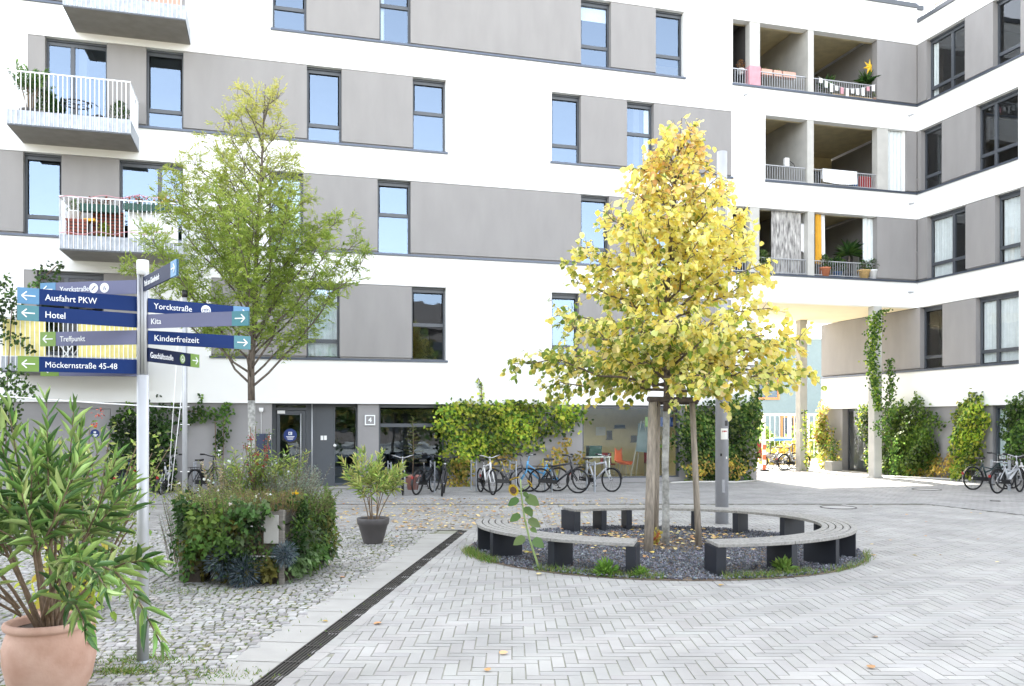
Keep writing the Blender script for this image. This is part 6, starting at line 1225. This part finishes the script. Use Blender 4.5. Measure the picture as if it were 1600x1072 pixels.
for px, b, m, lb in ((950, 1.4, 'red', 'dark red low chair left of the orange shell chair'), (1018, 1.7, 'red', 'red chair partly behind the thick tree stake'), (962, 2.2, 'yellow', 'yellow chair back beyond the orange shell chair')):
    t = thing('cafe_chair', lb, 'chair', shop(px, b), TH); MB().box(-.2, .2, -.2, .2, .42, .46).build('seat', M[m], t, bevel=.02); MB().box(-.2, .2, .17, .2, .46, .82).build('backrest', M[m], t, bevel=.02)
    for x in (-.17, .17):
        for y in (-.17, .17): MB().tube([(x, y, 0), (x, y, .42)], .01, 5).build('leg', M['alu'], t)
t = thing('display_table', 'low table with a dark green box inside the shop window at left', 'table', shop(930, .7), TH); MB().box(-.45, .45, -.3, .3, .7, .74).build('top', M['white_p'], t)
for x in (-.4, .4): MB().box(x-.02, x+.02, -.25, .25, 0, .7).build('leg', M['white_p'], t)
t = thing('green_box', 'dark green box on the table inside the shop window', 'box', shop(928, .7)+Vector((0, 0, .74)), TH); MB().box(-.22, .22, -.15, .15, 0, .3).box(-.23, .23, -.16, .16, .3, .34).build('box_body', M['greencloth'], t, bevel=.01)
for px, z, w_, h, m, lb in ((952, 1.35, .1, .3, 'darkwood', 'dark framed picture on the shop rear wall'), (968, 1.75, .2, .1, 'black', 'small dark shelf of jars high on the shop rear wall'), (1000, 1.25, .35, .22, 'darkwood', 'wide dark wall shelf right of the shop centre'), (938, 1.5, .16, .26, 'greencloth', 'green picture on the shop rear wall')):
    t = thing('wall_picture', lb, 'picture', world(MA(px, 2.88), 2.88, z), TH); MB().box(-w_, w_, -.03, 0, 0, h).build('panel', M[m], t); MB().box(-w_-.02, w_+.02, -.034, -.03, -.02, h+.02).build('frame', M['paper'], t) if m == 'greencloth' else MB().box(-w_-.03, w_+.03, -.02, 0, -.03, 0).build('ledge', M['wood'], t)
t = thing('window_poster', 'yellow and dark blue signs standing inside the shop window at its right', 'poster', world(MA(1030, .3), .3, 1.8), TH); MB().box(-.5, -.1, 0, .02, .0, .32).build('sheet', M['lime_g'], t); MB().box(-.06, .5, 0, .02, .0, .32).build('sheet', M['stickblue'], t)
# ================================================================== PASSAGE AND REAR COURT
t = thing('barrier_post', 'red and white striped barrier post at the left edge of the bright passage', 'barrier', (*GR(1194, 736), 0)); x0 = MB()
for k in range(6): MB().box(-.07, .07, -.02, .02, .05+k*.2, .25+k*.2).build('stripe', M['orange' if k % 2 == 0 else 'signwhite'], t)
MB().box(-.16, .16, -.12, .12, 0, .05).build('base', M['rubber'], t); MB().tube([(0, .03, 0), (0, .03, 1.3)], .02).build('post', M['red'], t); MB().box(-.34, -.1, -.03, .03, .5, 1.15).build('board', M['red'], t, bevel=.02)
t = thing('concrete_tub', 'grey square tub with dark upright plant beside the passage glass door', 'tub', world(-.42, WB(1316), 0), TH); MB().box(-.24, .24, -.24, .24, 0, .38).build('tub_body', M['concrete'], t, bevel=.01); n = 160; leaves('foliage', M['leaf'], np.stack([RNG.normal(size=n)*.08, RNG.normal(size=n)*.08, RNG.uniform(.38, 1.2, n)], -1), RNG.normal(size=(n, 3))+(0, 0, 1), .12, .03, pick(G3, n), 'diamond', t)
def hose(lb, pts): c = MB().tube([(*GR(px, py), .03) for px, py in pts], .035, 6).build('edging_pipe', M['lconcrete']); tag(c, lb, 'pipe', 'pale edging pipes')
hose('pale pipe edging lying along the foot of the wing creepers', [(1391, 746), (1420, 747.5), (1450, 748.5), (1480, 750), (1512, 752.5)]); hose('pale pipe edging lying at the foot of the ivy block', [(1048, 756), (1080, 754.5), (1120, 754.5), (1150, 755), (1182, 752.5)])
def far(px, py, d): return Vector(((px-800)/F*d, d, EYE+(HY-py)/F*d))
d = 62; p0 = far(1085, 530, d); p1 = far(1400, 530, d); zt_ = p0.z
tb = thing('teal_building', 'pale teal building with orange framed window beyond the passage', 'building', (0, 0, 0)); mb = MB().box(p0.x, p1.x, d, d+9, 0, zt_); mb.build('wall', M['tealwall'], tb); MB().box(p0.x-.2, p1.x+.2, d-.2, d+9.2, zt_, zt_+.2).build('roof_edge', M['white'], tb)
for px, py in ((1197, 606), (1240, 668)):
    q = far(px, py, d); f = MB()
    for s in ((-.95, .95, .7, .85), (-.95, .95, -.85, -.7), (-.95, -.8, -.7, .7), (.8, .95, -.7, .7), (-.06, .06, -.7, .7)): f.box(q.x+s[0], q.x+s[1], d-.1, d+.05, q.z+s[2], q.z+s[3])
    f = f.build('window', M['orangewood'], tb); MB().box(q.x-.8, q.x+.8, d-.05, d-.03, q.z-.7, q.z+.7).build('pane', M['glass_dark'], f); MB().box(q.x-.8, q.x+.8, d-.028, d-.01, q.z-.7, q.z+.7).build('blind', M['black'], f)
t = thing('trellis_frame', 'tall grey steel frame fence in the bright rear court', 'fence', (0, 0, 0)); dd = 44
for px in (1193, 1233.5, 1262): q = far(px, 646, dd); MB().box(q.x-.07, q.x+.07, dd-.07, dd+.07, 0, q.z).build('post', M['concrete'], t)
a, b = far(1180, 646, dd), far(1290, 646, dd); mb = MB().box(a.x, b.x, dd-.06, dd+.06, a.z-.12, a.z).box(a.x, b.x, dd-.03, dd+.03, 1.0, 1.06); mb.build('rail', M['concrete'], t); mb = MB()
for x in np.arange(a.x, b.x, .25): mb.box(x-.008, x+.008, dd-.008, dd+.008, .2, a.z-.12)
mb.build('mesh_wires', M['galv'], t)
def hedge(lb, px0, px1, d, h, cols, n, L=.14):
    x0, x1 = (px0-800)/F*d, (px1-800)/F*d; t = thing('hedge', lb, 'hedge', ((x0+x1)/2, d, 0)); w_ = (x1-x0)/2; P = np.stack([RNG.uniform(-w_, w_, n), RNG.uniform(-.5, .5, n), RNG.uniform(0, 1, n)], -1); P[:, 2] *= h*(.8+.25*np.sin(P[:, 0]*2.3))
    leaves('foliage', M['leafy'], P, RNG.normal(size=(n, 3)), L, L*.8, pick(cols, n), 'round', t); mb = MB()
    for x in np.arange(-w_, w_, .5): mb.tube([(x, 0, 0), (x+.1, 0, h*.7)], .02, 5, False)
    mb.build('stems', M['twig'], t)
hedge('low autumn yellow hedge behind the court bicycles', 1186, 1262, 40, 1.15, [(.6, .4, .08), (.65, .5, .12), (.4, .4, .08)], 2200); hedge('green bushy hedge behind the grey trellis frame', 1180, 1300, 47, 1.9, [(.25, .34, .08), (.4, .42, .1), (.15, .25, .05)], 2600, .18)
t = thing('handcart', 'blue handcart top seen above the yellow court hedge', 'cart', far(1221, 688, 38.5)); MB().box(-.4, .4, -.3, .3, -.02, .1).build('cart_body', M['bluebox'], t, bevel=.03); MB().tube([(-.5, 0, -.1), (-.5, 0, -.98)], .03).tube([(.5, 0, -.1), (.5, 0, -.98)], .03).build('leg', M['black'], t)
t = thing('chimney', 'pale square chimney above the wing roof edge', 'chimney', world(2.2, 1.0, 16.0), TH); MB().box(-.3, .3, -.3, .3, 0, 1.7).box(-.36, .36, -.36, .36, 1.7, 1.8).build('stack', M['lconcrete'], t)
# ---- what stands behind the camera and shows in the window panes
ob = thing('opposite_building', 'plain grey house behind the viewpoint, seen only mirrored in windows', 'building', (0, -27, 0)); MB().box(-34, 30, -9, 0, 0, 11).build('wall', M['darkwood'], ob); mb = MB().add([(-34.5, -9.5, 11), (30.5, -9.5, 11), (30.5, .5, 11), (-34.5, .5, 11), (-34.5, -4.5, 14.5), (30.5, -4.5, 14.5)], [(0, 1, 5, 4), (2, 3, 4, 5), (1, 2, 5), (3, 0, 4)]); mb.build('roof', M['darkwood'], ob)
for k in range(12):
    for z in (1.0, 4.6, 8.2): w_ = MB().box(-31+k*5, -29.4+k*5, -.02, .04, z, z+1.7).build('window', M['black'], ob)
for i, (x, y, h, lb) in enumerate(((-21, -9, 8.5, 'leftmost'), (-16, -11, 9, 'second'), (-11, -9, 8.5, 'third'), (-6, -10.5, 8, 'fourth'), (-1, -9, 7.5, 'middle'), (4, -10.5, 7.5, 'sixth'), (9, -9, 8, 'seventh'), (14, -10, 8.5, 'rightmost'))):
    t = thing('maple_tree', lb+' dark tree of the row behind the viewpoint, mirrored in low windows', 'tree', (x, y, 0), 0, 'trees behind the viewpoint'); MB().tube([(0, 0, 0), (.1, 0, h*.4), (0, .1, h*.85)], [.2, .15, .05], 8).build('trunk', M['bark'], t)
    n = 2600; D = unit(RNG.normal(size=(n, 3))); q = RNG.uniform(.35, 1, (n, 1))**.5*(1+.15*np.sin(D[:, :1]*5+i)); P = D*q*np.array([3.1, 2.4, h*.46])+(0, 0, h*.54); leaves('crown', M['leafy'], P, RNG.normal(size=(n, 3)), .3, .24, pick([(.06, .1, .03), (.1, .14, .03), (.16, .12, .03), (.04, .07, .02)], n), 'round', t)
